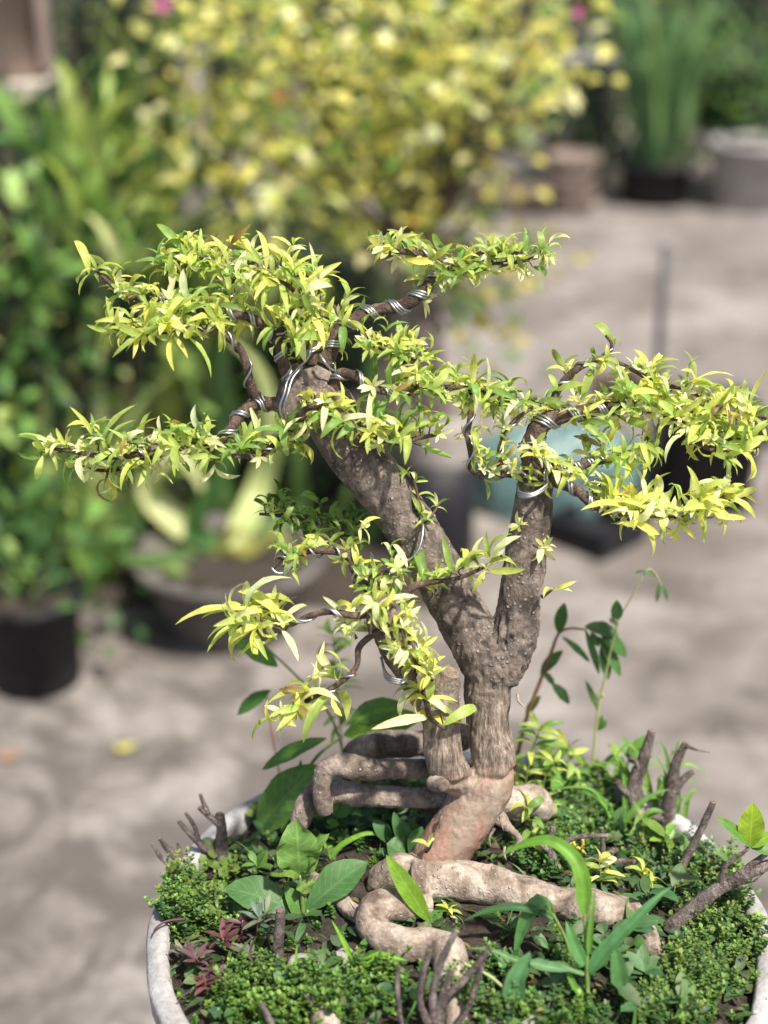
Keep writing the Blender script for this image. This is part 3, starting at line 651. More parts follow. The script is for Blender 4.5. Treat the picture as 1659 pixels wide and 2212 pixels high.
BR = [
 # name-free records: points (px,py,r,o), leaf count, palette, leaf size, reach, wire args
 dict(p=[(625, 880, 16), (560, 872, 14), (520, 895, 13, -.004), (496, 930, 11, -.008), (470, 955, 10, -.01), (410, 965, 9, -.012), (340, 968, 8, -.01), (270, 985, 7, -.012), (215, 985, 6, -.014), (160, 975, 5, -.014), (100, 968, 3, -.014)], n=34, pal=PG, L=(52, 100), reach=(14, 62), w=(26, 2, 0, .75), u0=.3),
 dict(p=[(400, 965, 6, -.012), (330, 985, 6, -.004), (260, 1012, 5, .0), (205, 1015, 4, .004), (150, 1000, 3, .004)], n=9, pal=PG, L=(60, 105), reach=(14, 40), w=(26, 1, 0, .6)),
 dict(p=[(650, 925, 12), (610, 935, 9, -.006), (585, 965, 8, -.01), (560, 985, 6, -.012), (500, 985, 5, -.014)], n=15, pal=PG, L=(46, 92), reach=(14, 46), w=(22, 1, 0, .8)),
 dict(p=[(600, 870, 12, .004), (555, 862, 12, 0), (538, 820, 10, -.006), (522, 760, 9, -.01), (480, 722, 8, -.014), (420, 708, 7, -.016), (350, 716, 6, -.018), (290, 708, 4, -.018), (255, 702, 3, -.018)], n=22, pal=PY, L=(52, 108), reach=(12, 50), w=(44, 1, .05, .9), u0=.55, rose=.5),
 dict(p=[(632, 838, 13), (612, 790, 13, -.006), (600, 740, 11, -.01), (560, 695, 10, -.012), (490, 675, 9, -.012), (420, 668, 8, -.01), (340, 648, 7, -.008), (275, 640, 6, -.008), (235, 610, 5, -.008), (205, 582, 3, -.008)], n=34, pal=PY, L=(46, 96), reach=(12, 46), w=(26, 2, 0, .9), u0=.3),
 dict(p=[(672, 790, 13), (678, 730, 11, .004), (684, 660, 9, .008), (676, 604, 8, .01), (620, 585, 7, .01), (560, 575, 6, .012), (490, 565, 6, .014), (420, 570, 5, .016), (365, 600, 3, .016)], n=42, pal=PY, L=(44, 92), reach=(14, 58), w=(24, 2, 0, .9), u0=.25),
 dict(p=[(600, 740, 9, -.01), (620, 690, 8, -.018), (650, 655, 7, -.022), (620, 615, 5, -.022), (570, 600, 4, -.02)], n=30, pal=PY, L=(46, 98), reach=(16, 64), w=(24, 1, 0, .6)),
 dict(p=[(500, 680, 8, 0), (497, 640, 7, .004), (502, 600, 6, .008), (470, 565, 5, .01), (400, 560, 4, .012), (360, 590, 3, .012)], n=20, pal=PG, L=(46, 92), reach=(12, 48), w=(30, 1, 0, .7)),
 dict(p=[(640, 800, 9, .012), (690, 735, 8, .016), (740, 700, 7, .016), (720, 660, 5, .018)], n=20, pal=PY, L=(46, 92), reach=(16, 54), w=None),
 dict(p=[(700, 790, 17), (718, 748, 17, .004), (742, 706, 16, .006), (800, 674, 15, .008), (870, 660, 14, .008), (915, 628, 13, .008), (945, 592, 12, .01), (985, 582, 10, .01), (1040, 578, 8, .012), (1100, 568, 6, .012), (1150, 558, 4, .012), (1186, 546, 3, .012)], n=30, pal=PG, L=(40, 80), reach=(10, 40), w=(30, 3, .02, .7), u0=.46),
 dict(p=[(975, 580, 9, .01), (940, 556, 8, .004), (890, 546, 7, 0), (840, 540, 5, 0), (815, 535, 3, 0)], n=18, pal=PY, L=(40, 78), reach=(8, 34), w=(30, 1, 0, .5)),
 dict(p=[(1010, 580, 6, .01), (1040, 545, 5, .006), (1090, 548, 4, .006), (1130, 545, 3, .006)], n=12, pal=PY, L=(40, 76), reach=(8, 32), w=None),
 dict(p=[(718, 845, 12, -.01), (735, 808, 12, -.014), (765, 812, 11, -.018), (805, 838, 9, -.02), (860, 850, 8, -.02), (930, 840, 7, -.016), (1000, 838, 6, -.014), (1060, 852, 5, -.012), (1110, 862, 4, -.01)], n=30, pal=PG, L=(40, 86), reach=(10, 44), w=(34, 2, 0, .4), u0=.28),
 dict(p=[(905, 845, 7, -.016), (890, 800, 6, -.012), (868, 775, 6, -.01), (830, 755, 5, -.01), (790, 735, 4, -.01)], n=22, pal=PG, L=(40, 84), reach=(14, 52), w=(30, 1, 0, .8)),
 dict(p=[(880, 800, 6, -.012), (900, 760, 5, -.006), (890, 720, 4, -.004)], n=12, pal=PY, L=(40, 80), reach=(10, 40), w=None),
 dict(p=[(690, 880, 9, -.022), (730, 905, 8, -.026), (790, 930, 8, -.026), (850, 955, 7, -.024), (910, 945, 5, -.022), (960, 935, 4, -.02)], n=26, pal=PG, L=(46, 98), reach=(12, 44), w=(28, 1, .1, .8), rose=.6),
 dict(p=[(640, 900, 8, -.02), (670, 880, 7, -.03), (710, 872, 5, -.034)], n=8, pal=PYY, L=(60, 100), reach=(10, 26), w=None),
 dict(p=[(1000, 850, 7, -.012), (1016, 890, 7, -.014), (1010, 940, 6, -.016), (1018, 985, 6, -.016), (1020, 1018, 6, -.016), (1060, 1024, 6, -.014), (1110, 1026, 7, -.01), (1150, 1030, 9, -.006)], n=9, pal=PY, L=(36, 62), reach=(8, 22), w=(40, 1, 0, 1), rose=.7),
 dict(p=[(1095, 1024, 6, -.012), (1078, 990, 6, -.014), (1085, 950, 5, -.014), (1110, 910, 5, -.012), (1150, 880, 4, -.01)], n=10, pal=PG, L=(36, 66), reach=(8, 26), w=(36, 1, 0, .8), rose=.6),
 dict(p=[(1010, 850, 6, -.01), (1060, 870, 5, -.012), (1110, 870, 5, -.01), (1160, 860, 4, -.008)], n=14, pal=PG, L=(40, 74), reach=(8, 34), w=None),
 dict(p=[(1160, 1020, 26), (1146, 975, 24, -.006), (1160, 930, 22, -.01), (1190, 905, 20, -.012), (1240, 893, 17, -.012), (1300, 884, 15, -.012), (1370, 880, 12, -.012), (1430, 890, 10, -.014), (1490, 915, 8, -.016), (1550, 945, 6, -.016), (1620, 950, 4, -.016)], n=44, pal=PY, L=(50, 104), reach=(12, 52), w=(32, 3, .05, .6), u0=.3, rose=.9),
 dict(p=[(1195, 905, 11, -.008), (1196, 868, 10, -.004), (1210, 835, 9, 0), (1240, 802, 8, 0), (1275, 782, 7, 0), (1312, 768, 5, 0), (1322, 745, 4, 0), (1308, 724, 3, 0)], n=11, pal=PY, L=(40, 84), reach=(8, 30), w=(34, 1, .2, .9), rose=.35),
 dict(p=[(1312, 770, 5, 0), (1350, 790, 4, 0), (1390, 812, 5, -.004), (1440, 832, 6, -.008), (1500, 850, 5, -.008), (1560, 880, 4, -.008)], n=22, pal=PY, L=(48, 98), reach=(10, 46), w=None, u0=.25),
 dict(p=[(1470, 905, 7, -.014), (1500, 890, 6, -.008), (1560, 900, 5, -.004), (1610, 890, 4, 0), (1655, 905, 3, 0)], n=20, pal=PY, L=(54, 104), reach=(10, 44), w=None),
 dict(p=[(1490, 925, 6, -.016), (1520, 965, 5, -.02), (1580, 975, 4, -.02), (1640, 965, 3, -.018)], n=20, pal=PY, L=(54, 100), reach=(10, 40), w=None),
 dict(p=[(1170, 1025, 16, -.012), (1205, 1040, 14, -.02), (1245, 1058, 12, -.024), (1280, 1088, 11, -.026), (1330, 1105, 9, -.026), (1400, 1110, 8, -.026), (1470, 1112, 6, -.024), (1530, 1095, 5, -.022), (1565, 1070, 3, -.022)], n=42, pal=PYY, L=(62, 118), reach=(12, 44), w=(28, 2, 0, .9), u0=.35),
 dict(p=[(1290, 1040, 9, -.014), (1288, 1080, 9, -.018), (1310, 1100, 8, -.022)], n=2, pal=PY, L=(40, 70), reach=(8, 20), w=(14, 3, 0, .9), rose=.2),
 dict(p=[(1175, 1010, 14, -.012), (1220, 1015, 13, -.014), (1270, 1000, 11, -.012), (1320, 990, 9, -.01), (1370, 975, 7, -.008), (1400, 945, 5, -.006)], n=26, pal=PY, L=(44, 88), reach=(12, 46), w=(16, 2, 0, .7), rose=.8),
 dict(p=[(1150, 960, 12, -.03), (1160, 990, 10, -.034), (1175, 1005, 8, -.036)], n=4, pal=PPAL, L=(40, 66), reach=(8, 18), w=None, rose=1.5),
 # low left branches
 dict(p=[(835, 1310, 12, -.03), (800, 1280, 10, -.03), (765, 1230, 9, -.028), (752, 1200, 9, -.026), (705, 1190, 8, -.026), (650, 1192, 7, -.026), (610, 1205, 6, -.026), (590, 1228, 4, -.026)], n=17, pal=PY, L=(44, 80), reach=(8, 36), w=(60, 1, .1, 1), u0=.25, rose=.6, slack=1.5),
 dict(p=[(780, 1160, 7, .02), (730, 1135, 6, .022), (680, 1120, 6, .022), (620, 1115, 5, .022), (560, 1110, 3, .022)], n=30, pal=PD, L=(40, 74), reach=(12, 46), w=(50, 1, .2, .8), rose=.15),
 dict(p=[(815, 1325, 9, -.045), (770, 1330, 8, -.045), (715, 1322, 7, -.044), (670, 1330, 7, -.042), (620, 1350, 6, -.04), (570, 1340, 5, -.04), (530, 1318, 4, -.04)], n=10, pal=PYY, L=(80, 128), reach=(10, 30), w=(46, 2, .25, .7), u0=.66, rose=.5),
 dict(p=[(530, 1320, 4, -.04), (540, 1350, 4, -.04), (560, 1360, 3, -.04)], n=6, pal=PYY, L=(90, 135), reach=(8, 20), w=None, rose=.2),
 dict(p=[(860, 1300, 9, -.03), (890, 1270, 8, -.034), (930, 1258, 6, -.036), (985, 1250, 5, -.036), (1040, 1228, 4, -.036), (1085, 1200, 3, -.036)], n=15, pal=PY, L=(50, 92), reach=(8, 26), w=None, rose=.35),
 dict(p=[(850, 1300, 8, -.03), (820, 1270, 7, -.034), (800, 1250, 6, -.036), (830, 1235, 5, -.036), (880, 1232, 4, -.036)], n=15, pal=PG, L=(40, 78), reach=(10, 36), w=None, rose=.5),
 dict(p=[(830, 1360, 9, -.045), (800, 1375, 8, -.05), (775, 1400, 7, -.052), (770, 1440, 6, -.052), (735, 1475, 6, -.052), (690, 1500, 5, -.05), (640, 1525, 5, -.048), (598, 1545, 3, -.046)], n=10, pal=PYY, L=(74, 124), reach=(8, 22), w=(60, 1, .4, .9), u0=.5, rose=.7),
 dict(p=[(760, 1300, 5, -.03), (750, 1340, 4, -.036), (770, 1380, 4, -.04)], n=6, pal=PYY, L=(34, 60), reach=(8, 22), w=None, rose=1.2),
 dict(p=[(865, 1350, 9, -.04), (890, 1390, 8, -.045), (905, 1430, 7, -.045), (890, 1470, 6, -.046)], n=6, pal=PYY, L=(40, 70), reach=(8, 20), w=(46, 1, 0, .9), rose=1.3),
 dict(p=[(915, 1490, 7, -.03), (922, 1520, 7, -.04), (930, 1550, 6, -.042), (960, 1575, 4, -.042)], n=8, pal=PYY, L=(74, 124), reach=(8, 24), w=None, rose=.1),
 dict(p=[(835, 1290, 6, -.06), (815, 1300, 5, -.066), (795, 1335, 4, -.066), (800, 1370, 4, -.066)], n=9, pal=PYY, L=(44, 80), reach=(8, 24), w=None, rose=.9),
 dict(p=[(855, 1340, 6, -.05), (870, 1360, 5, -.064), (876, 1400, 4, -.062), (905, 1440, 4, -.056), (935, 1470, 4, -.05)], n=10, pal=PYY, L=(44, 84), reach=(8, 26), w=None, rose=1.0),
 # little shoots straight from the bark
 dict(p=[(905, 1110, 4, -.012), (900, 1060, 3, -.004), (882, 1010, 3, -.002)], n=6, pal=PY, L=(34, 52), reach=(4, 10), w=None, rose=0),
 dict(p=[(915, 1130, 4, -.012), (935, 1110, 3, -.012), (950, 1085, 2, -.01)], n=3, pal=PG, L=(34, 56), reach=(4, 12), w=None, rose=0),
 dict(p=[(1170, 1290, 4, -.012), (1185, 1280, 3, -.014), (1198, 1270, 2, -.014)], n=2, pal=PYY, L=(48, 70), reach=(6, 14), w=None, rose=0),
 dict(p=[(1170, 1180, 4, -.012), (1180, 1178, 3, -.014), (1190, 1172, 2, -.014)], n=2, pal=PPAL, L=(30, 46), reach=(4, 10), w=None, rose=1.0),
 dict(p=[(1125, 1140, 3, -.022), (1128, 1139, 2, -.026)], n=0, pal=PPAL, L=(30, 46), reach=(4, 10), w=None, rose=1.5),
 dict(p=[(775, 1140, 3, -.026), (777, 1139, 2, -.032)], n=2, pal=PPAL, L=(46, 66), reach=(3, 6), w=None, rose=0),
 dict(p=[(920, 1840, 4, -.026), (930, 1830, 3, -.03), (935, 1818, 2, -.03)], n=2, pal=PYY, L=(34, 52), reach=(4, 10), w=None, rose=0),
]
branches = []
for bdef in BR:
    path = catmull(tp(bdef['p']), .0022); m = MB(); tube(m, path, 9, .16, 160)
    br = bpy.data.objects.new('branch', None)   # replaced by the mesh below; keeps the leaf lists simple
    rec = [None]; branches.append(rec)
    leafy(rec, m, path, bdef['n'], bdef['pal'], bdef['L'], bdef['reach'], bdef.get('rose', .7), .45, 1.0, bdef.get('u0', 0.0))
    bpy.data.objects.remove(br)
    rec[0] = m.build('branch', TWIG, tree)
    if bdef['w']:
        pt, st, a, b = bdef['w']; wire(path, pt * (1.9 if pt < 50 else 1), 2.9, st, a, b, slack=bdef.get('slack', 1.0), parent=rec[0])
# loose wire loops
wire_loop([(905, 1108, -.006), (914, 1140, -.02), (905, 1185, -.026), (880, 1212, -.026), (840, 1222, -.024), (810, 1210, -.014), (800, 1195, .0)])
wire_loop([(612, 905, -.02), (605, 880, -.024), (614, 850, -.024), (622, 820, -.02), (640, 800, -.012), (664, 775, -.012), (672, 750, -.01)])
wire_loop([(620, 905, -.02), (614, 880, -.026), (622, 850, -.026), (632, 818, -.02), (650, 795, -.014)])
wire_loop([(690, 765, -.014), (700, 780, -.018), (712, 795, -.016), (730, 805, -.012)])
for k in range(3):
    wire_loop([(1118 + 4 * k, 1045 + 7 * k, -.014), (1122, 1062 + 5 * k, -.026), (1150, 1066 + 3 * k, -.03), (1180, 1048 + 3 * k, -.024), (1196, 1024 + 3 * k, -.012)])
for k in range(3):
    wire_loop([(823 + 3 * k, 1420 + 12 * k, -.028), (835, 1455 + 6 * k, -.042), (865, 1468 + 4 * k, -.046), (892, 1450 + 4 * k, -.04), (895, 1425 + 4 * k, -.028)])
wire_loop([(585, 1225, -.03), (600, 1238, -.032), (630, 1232, -.03), (640, 1212, -.026), (620, 1195, -.026), (600, 1200, -.024)])
wire_loop([(1455, 1112, -.026), (1480, 1105, -.034), (1495, 1118, -.036), (1488, 1128, -.034), (1475, 1122, -.03)], 3.6)
# leaves: the 300 largest singly, the rest as one mass
foliage_jobs.sort(key=lambda j: -j[0])
mass = MB()
for k, (L, rec, pool, i, M, tint) in enumerate(foliage_jobs):
    if k < 300: put_obj('leaf', pool, i, M, tint, rec[0])
    else: put_mass(mass, pool, i, M, tint)
fo = mass.build('small_leaves', LEAF_A, tree, kind='stuff')
print('tree leaves', len(foliage_jobs))

# ================================================================== PLANTS IN THE POT
WL = leafpool('leaf', WEED_O, 8, 'ovate', (.46, .55), (.2, .6), (.1, .3), 12, .1, .12, .15, 5)
WE = leafpool('leaf', WEED_O, 8, 'ellip', (.42, .5), (.1, .7), (.1, .35), 8, .06, .15, .3)
WN = leafpool('leaf', WEED_O, 6, 'ellip', (.2, .28), (.2, .7), (.1, .35), 9, .05, .2, .3)
def plant(name, label, cat, px, py, group=None):
    b = S(px, py); return thing(name, label, cat, b, group), b
def leaf_to(par, base, px, py, wpx, tint, tilt=12, kind='ellip', curl=.3, fold=.2, nrm=None, seg=10, wave=.08, across=5, mat=None, o=0., name='leaf'):
    tip = V(base, px, py, tilt) if not isinstance(px, Vector) else px
    if o: tip = tip + (tip - C0).normalized() * o
    L = (tip - base).length; wr = wpx * pm(base) / max(L, 1e-4)
    pl = Pool(name, mat or WEED_O, [leaf_data(kind, wr, curl, fold, seg, wave, 0, uni(-.15, .15), across=across)])
    # leaf_data keeps the chord only roughly: aim the chord at the tip
    tipl = Vector(pl.items[0][0][-across // 2]); ch = Vector((0, tipl.y, tipl.z)); sc = L / ch.length
    nn = nrm if nrm is not None else ((C0 - base).normalized() * .7 + ZUP * .8)
    M = mframe(base, tip - base, nn, sc); ang = math.atan2(ch.z, ch.y)
    M = M @ Matrix.Rotation(-ang, 4, 'X')
    return put_obj(name, pl, 0, M, tint, par)
def blade(par, pts, wpx, tint, kind='grass', name='blade', mat=None, fold=.5):
    """ribbon along given points, facing up and towards the light"""
    path = catmull([(p, 1) for p in pts], .004); fr = frames(path); n = len(fr); vs = []; fs = []; uvs = []
    for i, (p, r, t, a, b) in enumerate(fr):
        s = i / (n - 1); wd = wprof(kind, s) * wpx * pm(p) / 2
        sd = t.cross(ZUP * .6 + (C0 - p).normalized()); sd = sd.normalized() if sd.length > 1e-4 else a
        nn = sd.cross(t)
        for q in (-1, -.5, 0, .5, 1): vs.append(p + sd * wd * q + nn * abs(q) * wd * fold); uvs.append((.5 + q * .5, s * 0 + .3))
    for i in range(n - 1):
        for j in range(4): a = i * 5 + j; fs.append((a, a + 1, a + 6, a + 5))
    m = MB(); m.add(vs, fs, None, uvs); o = m.build(name, mat or WEED_O, par); o.color = (*tint, 1); return o
def stem(par, pts, r0, r1, mat=STEM, name='stem', rough=0):
    n = len(pts); q = [(p, (r0 + (r1 - r0) * i / max(1, n - 1)) * pm(p)) for i, p in enumerate(pts)]
    m = MB(); tube(m, catmull(q, .002), 9, rough, 220); return m.build(name, mat, par)
WG = (.085, .19, .035); WG2 = (.055, .135, .035); WGB = (.13, .26, .03); WGR = (.10, .20, .055)

# -- large-leaved weed behind the crossing roots
pl, b = plant('broadleaf_weed', 'weed with large smooth oval leaves growing behind the crossing roots on the left', 'weed', 600, 1800)
st = stem(pl, [b, V(b, 620, 1740), V(b, 680, 1640, 18), V(b, 740, 1590, 20)], 5, 3)
leaf_to(pl, V(b, 555, 1795, 4), 690, 1652, 100, vary(WG, .05), 4, 'ellip', .35, .12, (C0 - b).normalized() + Vector((-.3, 0, .5)))
leaf_to(pl, V(b, 705, 1595, 10), 565, 1664, 40, vary(WG, .05), 6, 'ellip', .3, .3, ZUP + Vector((.0, -.5, .3)))
leaf_to(pl, V(b, 742, 1588, 18), 912, 1548, 72, vary(WGB, .05), 18, 'ellip', .3, .15, ZUP + Vector((0, -.9, .2)))
leaf_to(pl, V(b, 752, 1560, 22), 872, 1520, 55, vary(WG, .05), 22, 'ellip', .4, .2, ZUP + Vector((0, -.6, .2)))
leaf_to(pl, V(b, 640, 1800, 12), 650, 1640, 46, vary(WG2, .05), 20, 'ovate')
leaf_to(pl, V(b, 560, 1800, 6), 700, 1830, 60, vary(WG2, .05), 30, 'ovate')
# -- rosette weed at the front left
pl, b = plant('rosette_weed', 'low rosette weed with spade-shaped toothed leaves in front of the left root', 'weed', 655, 1975)
leaf_to(pl, b, 484, 1918, 84, (.07, .165, .05), 40, 'obovate', .5, .25)
leaf_to(pl, b, 795, 1862, 80, (.07, .165, .05), 30, 'obovate', .5, .35)
leaf_to(pl, b, 712, 2078, 108, (.055, .14, .045), 70, 'obovate', .4, .15, ZUP)
leaf_to(pl, b, 612, 1912, 46, vary(WG, .05), 20, 'ovate', .3, .3)
st = stem(pl, [b, V(b, 652, 1930, 10), V(b, 648, 1890, 12)], 5, 4)
leaf_to(pl, V(b, 648, 1895, 12), 640, 1768, 92, (.12, .235, .05), 12, 'ellip', .5, .35, (C0 - b).normalized(), wave=.35)
leaf_to(pl, V(b, 648, 1880, 12), 712, 1800, 48, (.12, .235, .05), 8, 'ovate', .5, .35, wave=.35)
leaf_to(pl, V(b, 648, 1890, 12), 585, 1848, 52, (.13, .22, .04), 8, 'ovate', .6, .35, wave=.35)
leaf_to(pl, V(b, 648, 1898, 12), 668, 1930, 44, (.12, .20, .04), 8, 'ovate', .6, .35, wave=.35)
# -- grass tuft at the front right
pl, b = plant('grass_tuft', 'tall grass weed with arching blades in front of the long right root', 'grass', 1270, 2195)
def gp(*q, o=0): return [V(b, x, y, 10 + (k * 3)) + (V(b, x, y) - C0).normalized() * o for k, (x, y) in enumerate(q)]
stem(pl, gp((1270, 2195), (1268, 2100), (1265, 2010), (1262, 1960)), 6, 4, STEM)
GB = (.10, .24, .035)
for q, wd, tn in ((((1262, 1975), (1258, 1900), (1238, 1852), (1190, 1818), (1130, 1825), (1074, 1852)), 36, (.12, .27, .03)),
                  (((1274, 2100), (1318, 2042), (1375, 1985), (1420, 1940), (1453, 1914)), 34, (.07, .19, .06)),
                  (((1272, 2060), (1276, 2000), (1282, 1950), (1285, 1915)), 14, GB),
                  (((1262, 2085), (1244, 2050), (1230, 2010), (1222, 1985)), 30, (.07, .19, .05)),
                  (((1262, 2105), (1215, 2088), (1165, 2085), (1110, 2072), (1060, 2052), (1000, 2048)), 18, (.09, .20, .06)),
                  (((1260, 2150), (1240, 2130), (1225, 2095), (1215, 2070)), 16, GB)):
    blade(pl, gp(*q), wd, vary(tn, .06))
pl, b = plant('grass_tuft', 'bent grass weed with drooping blades under the long right root', 'grass', 1238, 2090, None)
stem(pl, gp((1238, 2090), (1222, 2030), (1200, 1985), (1185, 1958)), 4, 3, STEM)
for q, wd, tn in ((((1185, 1962), (1165, 1950), (1140, 1980), (1122, 2025), (1110, 2070)), 36, (.08, .20, .06)),
                  (((1195, 1985), (1150, 1965), (1100, 1960), (1050, 1968), (1000, 1990)), 20, (.05, .14, .045)),
                  (((1188, 1962), (1182, 1950), (1192, 1972), (1200, 1995)), 16, GB)):
    blade(pl, gp(*q), wd, vary(tn, .06))
pl, b = plant('grass_tuft', 'broad-bladed young grass weed at the bottom right of the centre', 'grass', 1150, 2195, None)
stem(pl, gp((1190, 2225), (1120, 2165), (1060, 2110), (1000, 2080)), 4, 3, PALESTEM)
for q, wd, tn in ((((1108, 2165), (1118, 2110), (1138, 2075), (1145, 2055)), 52, (.08, .19, .07)),
                  (((1145, 2080), (1190, 2090), (1235, 2098)), 26, (.09, .20, .08)),
                  (((1340, 2130), (1335, 2090), (1330, 2060), (1322, 2042)), 40, (.07, .18, .05)),
                  (((1180, 2212), (1220, 2190), (1270, 2188)), 22, (.12, .25, .05))):
    blade(pl, gp(*q), wd, vary(tn, .06))
# -- single upright blade leaf in front of the trunk foot
pl, b = plant('lance_leaf_weed', 'single upright lance-shaped leaf standing in front of the trunk foot', 'weed', 928, 1992)
leaf_to(pl, b, 834, 1846, 42, (.16, .30, .03), 8, 'ellip', .25, .25, (C0 - b).normalized(), seg=14)
leaf_to(pl, b, 962, 1955, 30, WG, 40, 'ovate')
# -- dark round leaves left of the trunk foot
pl, b = plant('round_leaf_weed', 'dark round-leaved weed tucked against the left side of the trunk foot', 'weed', 880, 1850)
for (x, y, x2, y2, wd) in ((880, 1850, 835, 1822, 60), (885, 1855, 912, 1785, 36), (878, 1840, 868, 1770, 32), (872, 1840, 850, 1752, 24), (885, 1830, 893, 1765, 26), (850, 1830, 805, 1770, 34)):
    leaf_to(pl, S(x, y, .004), x2, y2, wd, vary(WG2, .12), 15, 'obovate', .4, .2)
# -- standing weeds at the right
pl, b = plant('tall_weed', 'tall red-stemmed weed with dark oval leaves right of the trunk, nodding tip', 'weed', 1108, 1690)
def Z5(x, y): return ((1500 + x * .7233) / 1.8228, (2200 + y * .7233) / 1.8228)
def VZ(x, y, t=12): return V(b, *Z5(x, y), t)
stem(pl, [VZ(715, 1200), VZ(790, 880), VZ(870, 660), VZ(930, 500), VZ(968, 408), VZ(1025, 380), VZ(1105, 385)], 5, 2.5, REDSTEM)
for a_, b_, wd in (((965, 405), (1000, 238), 28), ((985, 425), (1138, 566), 17), ((868, 630), (992, 498), 27), ((788, 850), (872, 745), 20), ((930, 680), (1026, 792), 26), ((880, 615), (945, 690), 16),
                  ((1108, 370), (1294, 410), 36), ((1110, 380), (1188, 632), 17), ((1188, 395), (1338, 536), 38), ((1180, 420), (1305, 642), 27), ((1195, 470), (1238, 660), 24), ((1140, 400), (1185, 480), 18)):
    leaf_to(pl, VZ(*a_), *Z5(*b_), wd, vary((.055, .135, .03), .1), 12, 'ellip', .35, .2)
pl, b = plant('tall_weed', 'thin pale-stemmed weed with seed knobs, rightmost of the two standing weeds', 'weed', 1280, 1712)
b = b.copy()
stem(pl, [VZ(1145, 1240), VZ(1160, 1050), VZ(1180, 850), VZ(1197, 740), VZ(1222, 640), VZ(1255, 480), VZ(1290, 350)], 3.2, 2, PALESTEM)
for a_, b_, wd in (((1285, 340), (1283, 225), 26), ((1185, 930), (1230, 880), 20), ((1180, 830), (1112, 660), 14), ((1180, 940), (1205, 850), 14)):
    leaf_to(pl, VZ(*a_), *Z5(*b_), wd, vary((.07, .15, .04), .1), 12, 'ellip', .3, .2)
for x, y in ((1195, 750), (1265, 325), (1270, 345)):
    m = MB(); c = VZ(x, y); r = 9 * pm(c)
    for k in range(14): tube(m, [(c, r * .3), (c + gauss3(1).normalized() * r, r * .25)], 5)
    m.build('seed_head', PALESTEM, pl)
stem(pl, [VZ(1310, 300), VZ(1400, 150), VZ(1450, 60), VZ(1500, 90), VZ(1545, 190), VZ(1555, 225)], 1.6, 1.2, PALESTEM)
for a_, b_, wd in (((1450, 60), (1380, 80), 8), ((1500, 95), (1420, 60), 16), ((1520, 130), (1560, 230), 11), ((1515, 130), (1500, 240), 10)):
    leaf_to(pl, VZ(*a_), *Z5(*b_), wd, vary((.07, .13, .05), .1), 12, 'ellip', .3, .2)
# -- yellow-green suckers at the foot of the trunk (right), their own little shoots
def sucker(label, pts, n, pal, L, nlv=2, par=None):
    b_ = S(*pts[0]); t = thing('root_sucker', label, 'seedling', b_, 'yellow-green suckers in the pot'); q = [b_] + [V(b_, x, y, 10) for x, y in pts[1:]]
    stem(t, q, 2.2, 1.4, STEM)
    path = catmull([(p, 1) for p in q], .003); N = len(path)
    for i in range(n):
        k = int((.25 + .75 * (i + .5) / n) * (N - 1)); p = path[k][0]; px = pm(p); a = rnd() * 6.28
        for sg in (0, math.pi):
            d = Vector((math.cos(a + sg), math.sin(a + sg), uni(0, .6))); put_obj('leaf', TL, random.randrange(26), mframe(p, d, ZUP + gauss3(.3), uni(*L) * px), pick(pal), t)
    p = path[-1][0]
    for k in range(4):
        a = k * 1.57 + rnd(); put_obj('leaf', TL, random.randrange(26), mframe(p, Vector((math.cos(a), math.sin(a), .7)), ZUP + gauss3(.4), uni(*L) * pm(p)), pick(pal), t)
    return t
PB = [(3, YG), (1.5, YEL), (2, GRN)]
sucker('bright leafy sucker leaning against the right side of the trunk foot', [(1125, 1745), (1135, 1690), (1150, 1620), (1165, 1580)], 7, PB, (44, 72))
sucker('bright leafy sucker arching over the short root right of the trunk', [(1180, 1790), (1185, 1740), (1175, 1690), (1195, 1650)], 7, PB, (36, 60))
sucker('bright yellow-green sucker with starry top beside the hanging rootlets', [(1150, 1850), (1148, 1800), (1140, 1750)], 5, PB, (50, 72))
sucker('yellow-green sucker with upright leaves behind the pruned twigs right of the trunk', [(1240, 1730), (1235, 1680), (1225, 1620)], 5, PB, (40, 66))
sucker('tiny pale yellow sucker behind the middle of the long right root', [(1300, 1925), (1298, 1895), (1295, 1865)], 4, PYY, (38, 56))
sucker('tiny pale yellow sucker near the far end of the long right root', [(1395, 1925), (1392, 1900), (1388, 1885)], 3, PYY, (40, 58))
sucker('pale green sprout between the right cement rim and the upright stub', [(1390, 1830), (1392, 1800), (1388, 1770)], 4, [(2, GRN), (1, YG)], (44, 66))
sucker('tiny yellow sprout under the long right root', [(975, 1985), (972, 1975), (968, 1965)], 2, PYY, (22, 36))
sucker('dark leafy upright shoot rising behind the low left branches', [(740, 1640), (735, 1570), (728, 1480), (722, 1410), (720, 1370)], 11, [(2, GRN), (1, MID)], (40, 66))
sucker('dark leafy shoot beside the big oval leaf, left of the trunk', [(790, 1640), (790, 1600), (785, 1570)], 5, [(1, GRN), (2, MID)], (46, 70))
sucker('small leafy sprout at the joint of the two crossing roots', [(905, 1690), (908, 1680), (912, 1672)], 2, PB, (24, 36))
# -- thin grass culm pointing up to the left through the low branches
b = S(760, 1700); pl = thing('grass_stalk', 'thin straight green stalk rising to the left through the low branches', 'grass', b)
stem(pl, [b, V(b, 720, 1560, 10), V(b, 660, 1480, 10), V(b, 560, 1385, 10), V(b, 540, 1372, 10)], 3, 2, STEM)
leaf_to(pl, V(b, 600, 1440, 10), 505, 1385, 44, (.09, .22, .03), 14, 'ellip')
leaf_to(pl, V(b, 585, 1490, 16), 512, 1545, 34, (.06, .16, .03), 16, 'ellip')
stem(pl, [S(610, 1700), V(b, 590, 1600, 12), V(b, 575, 1500, 14)], 2.5, 1.6, REDSTEM)
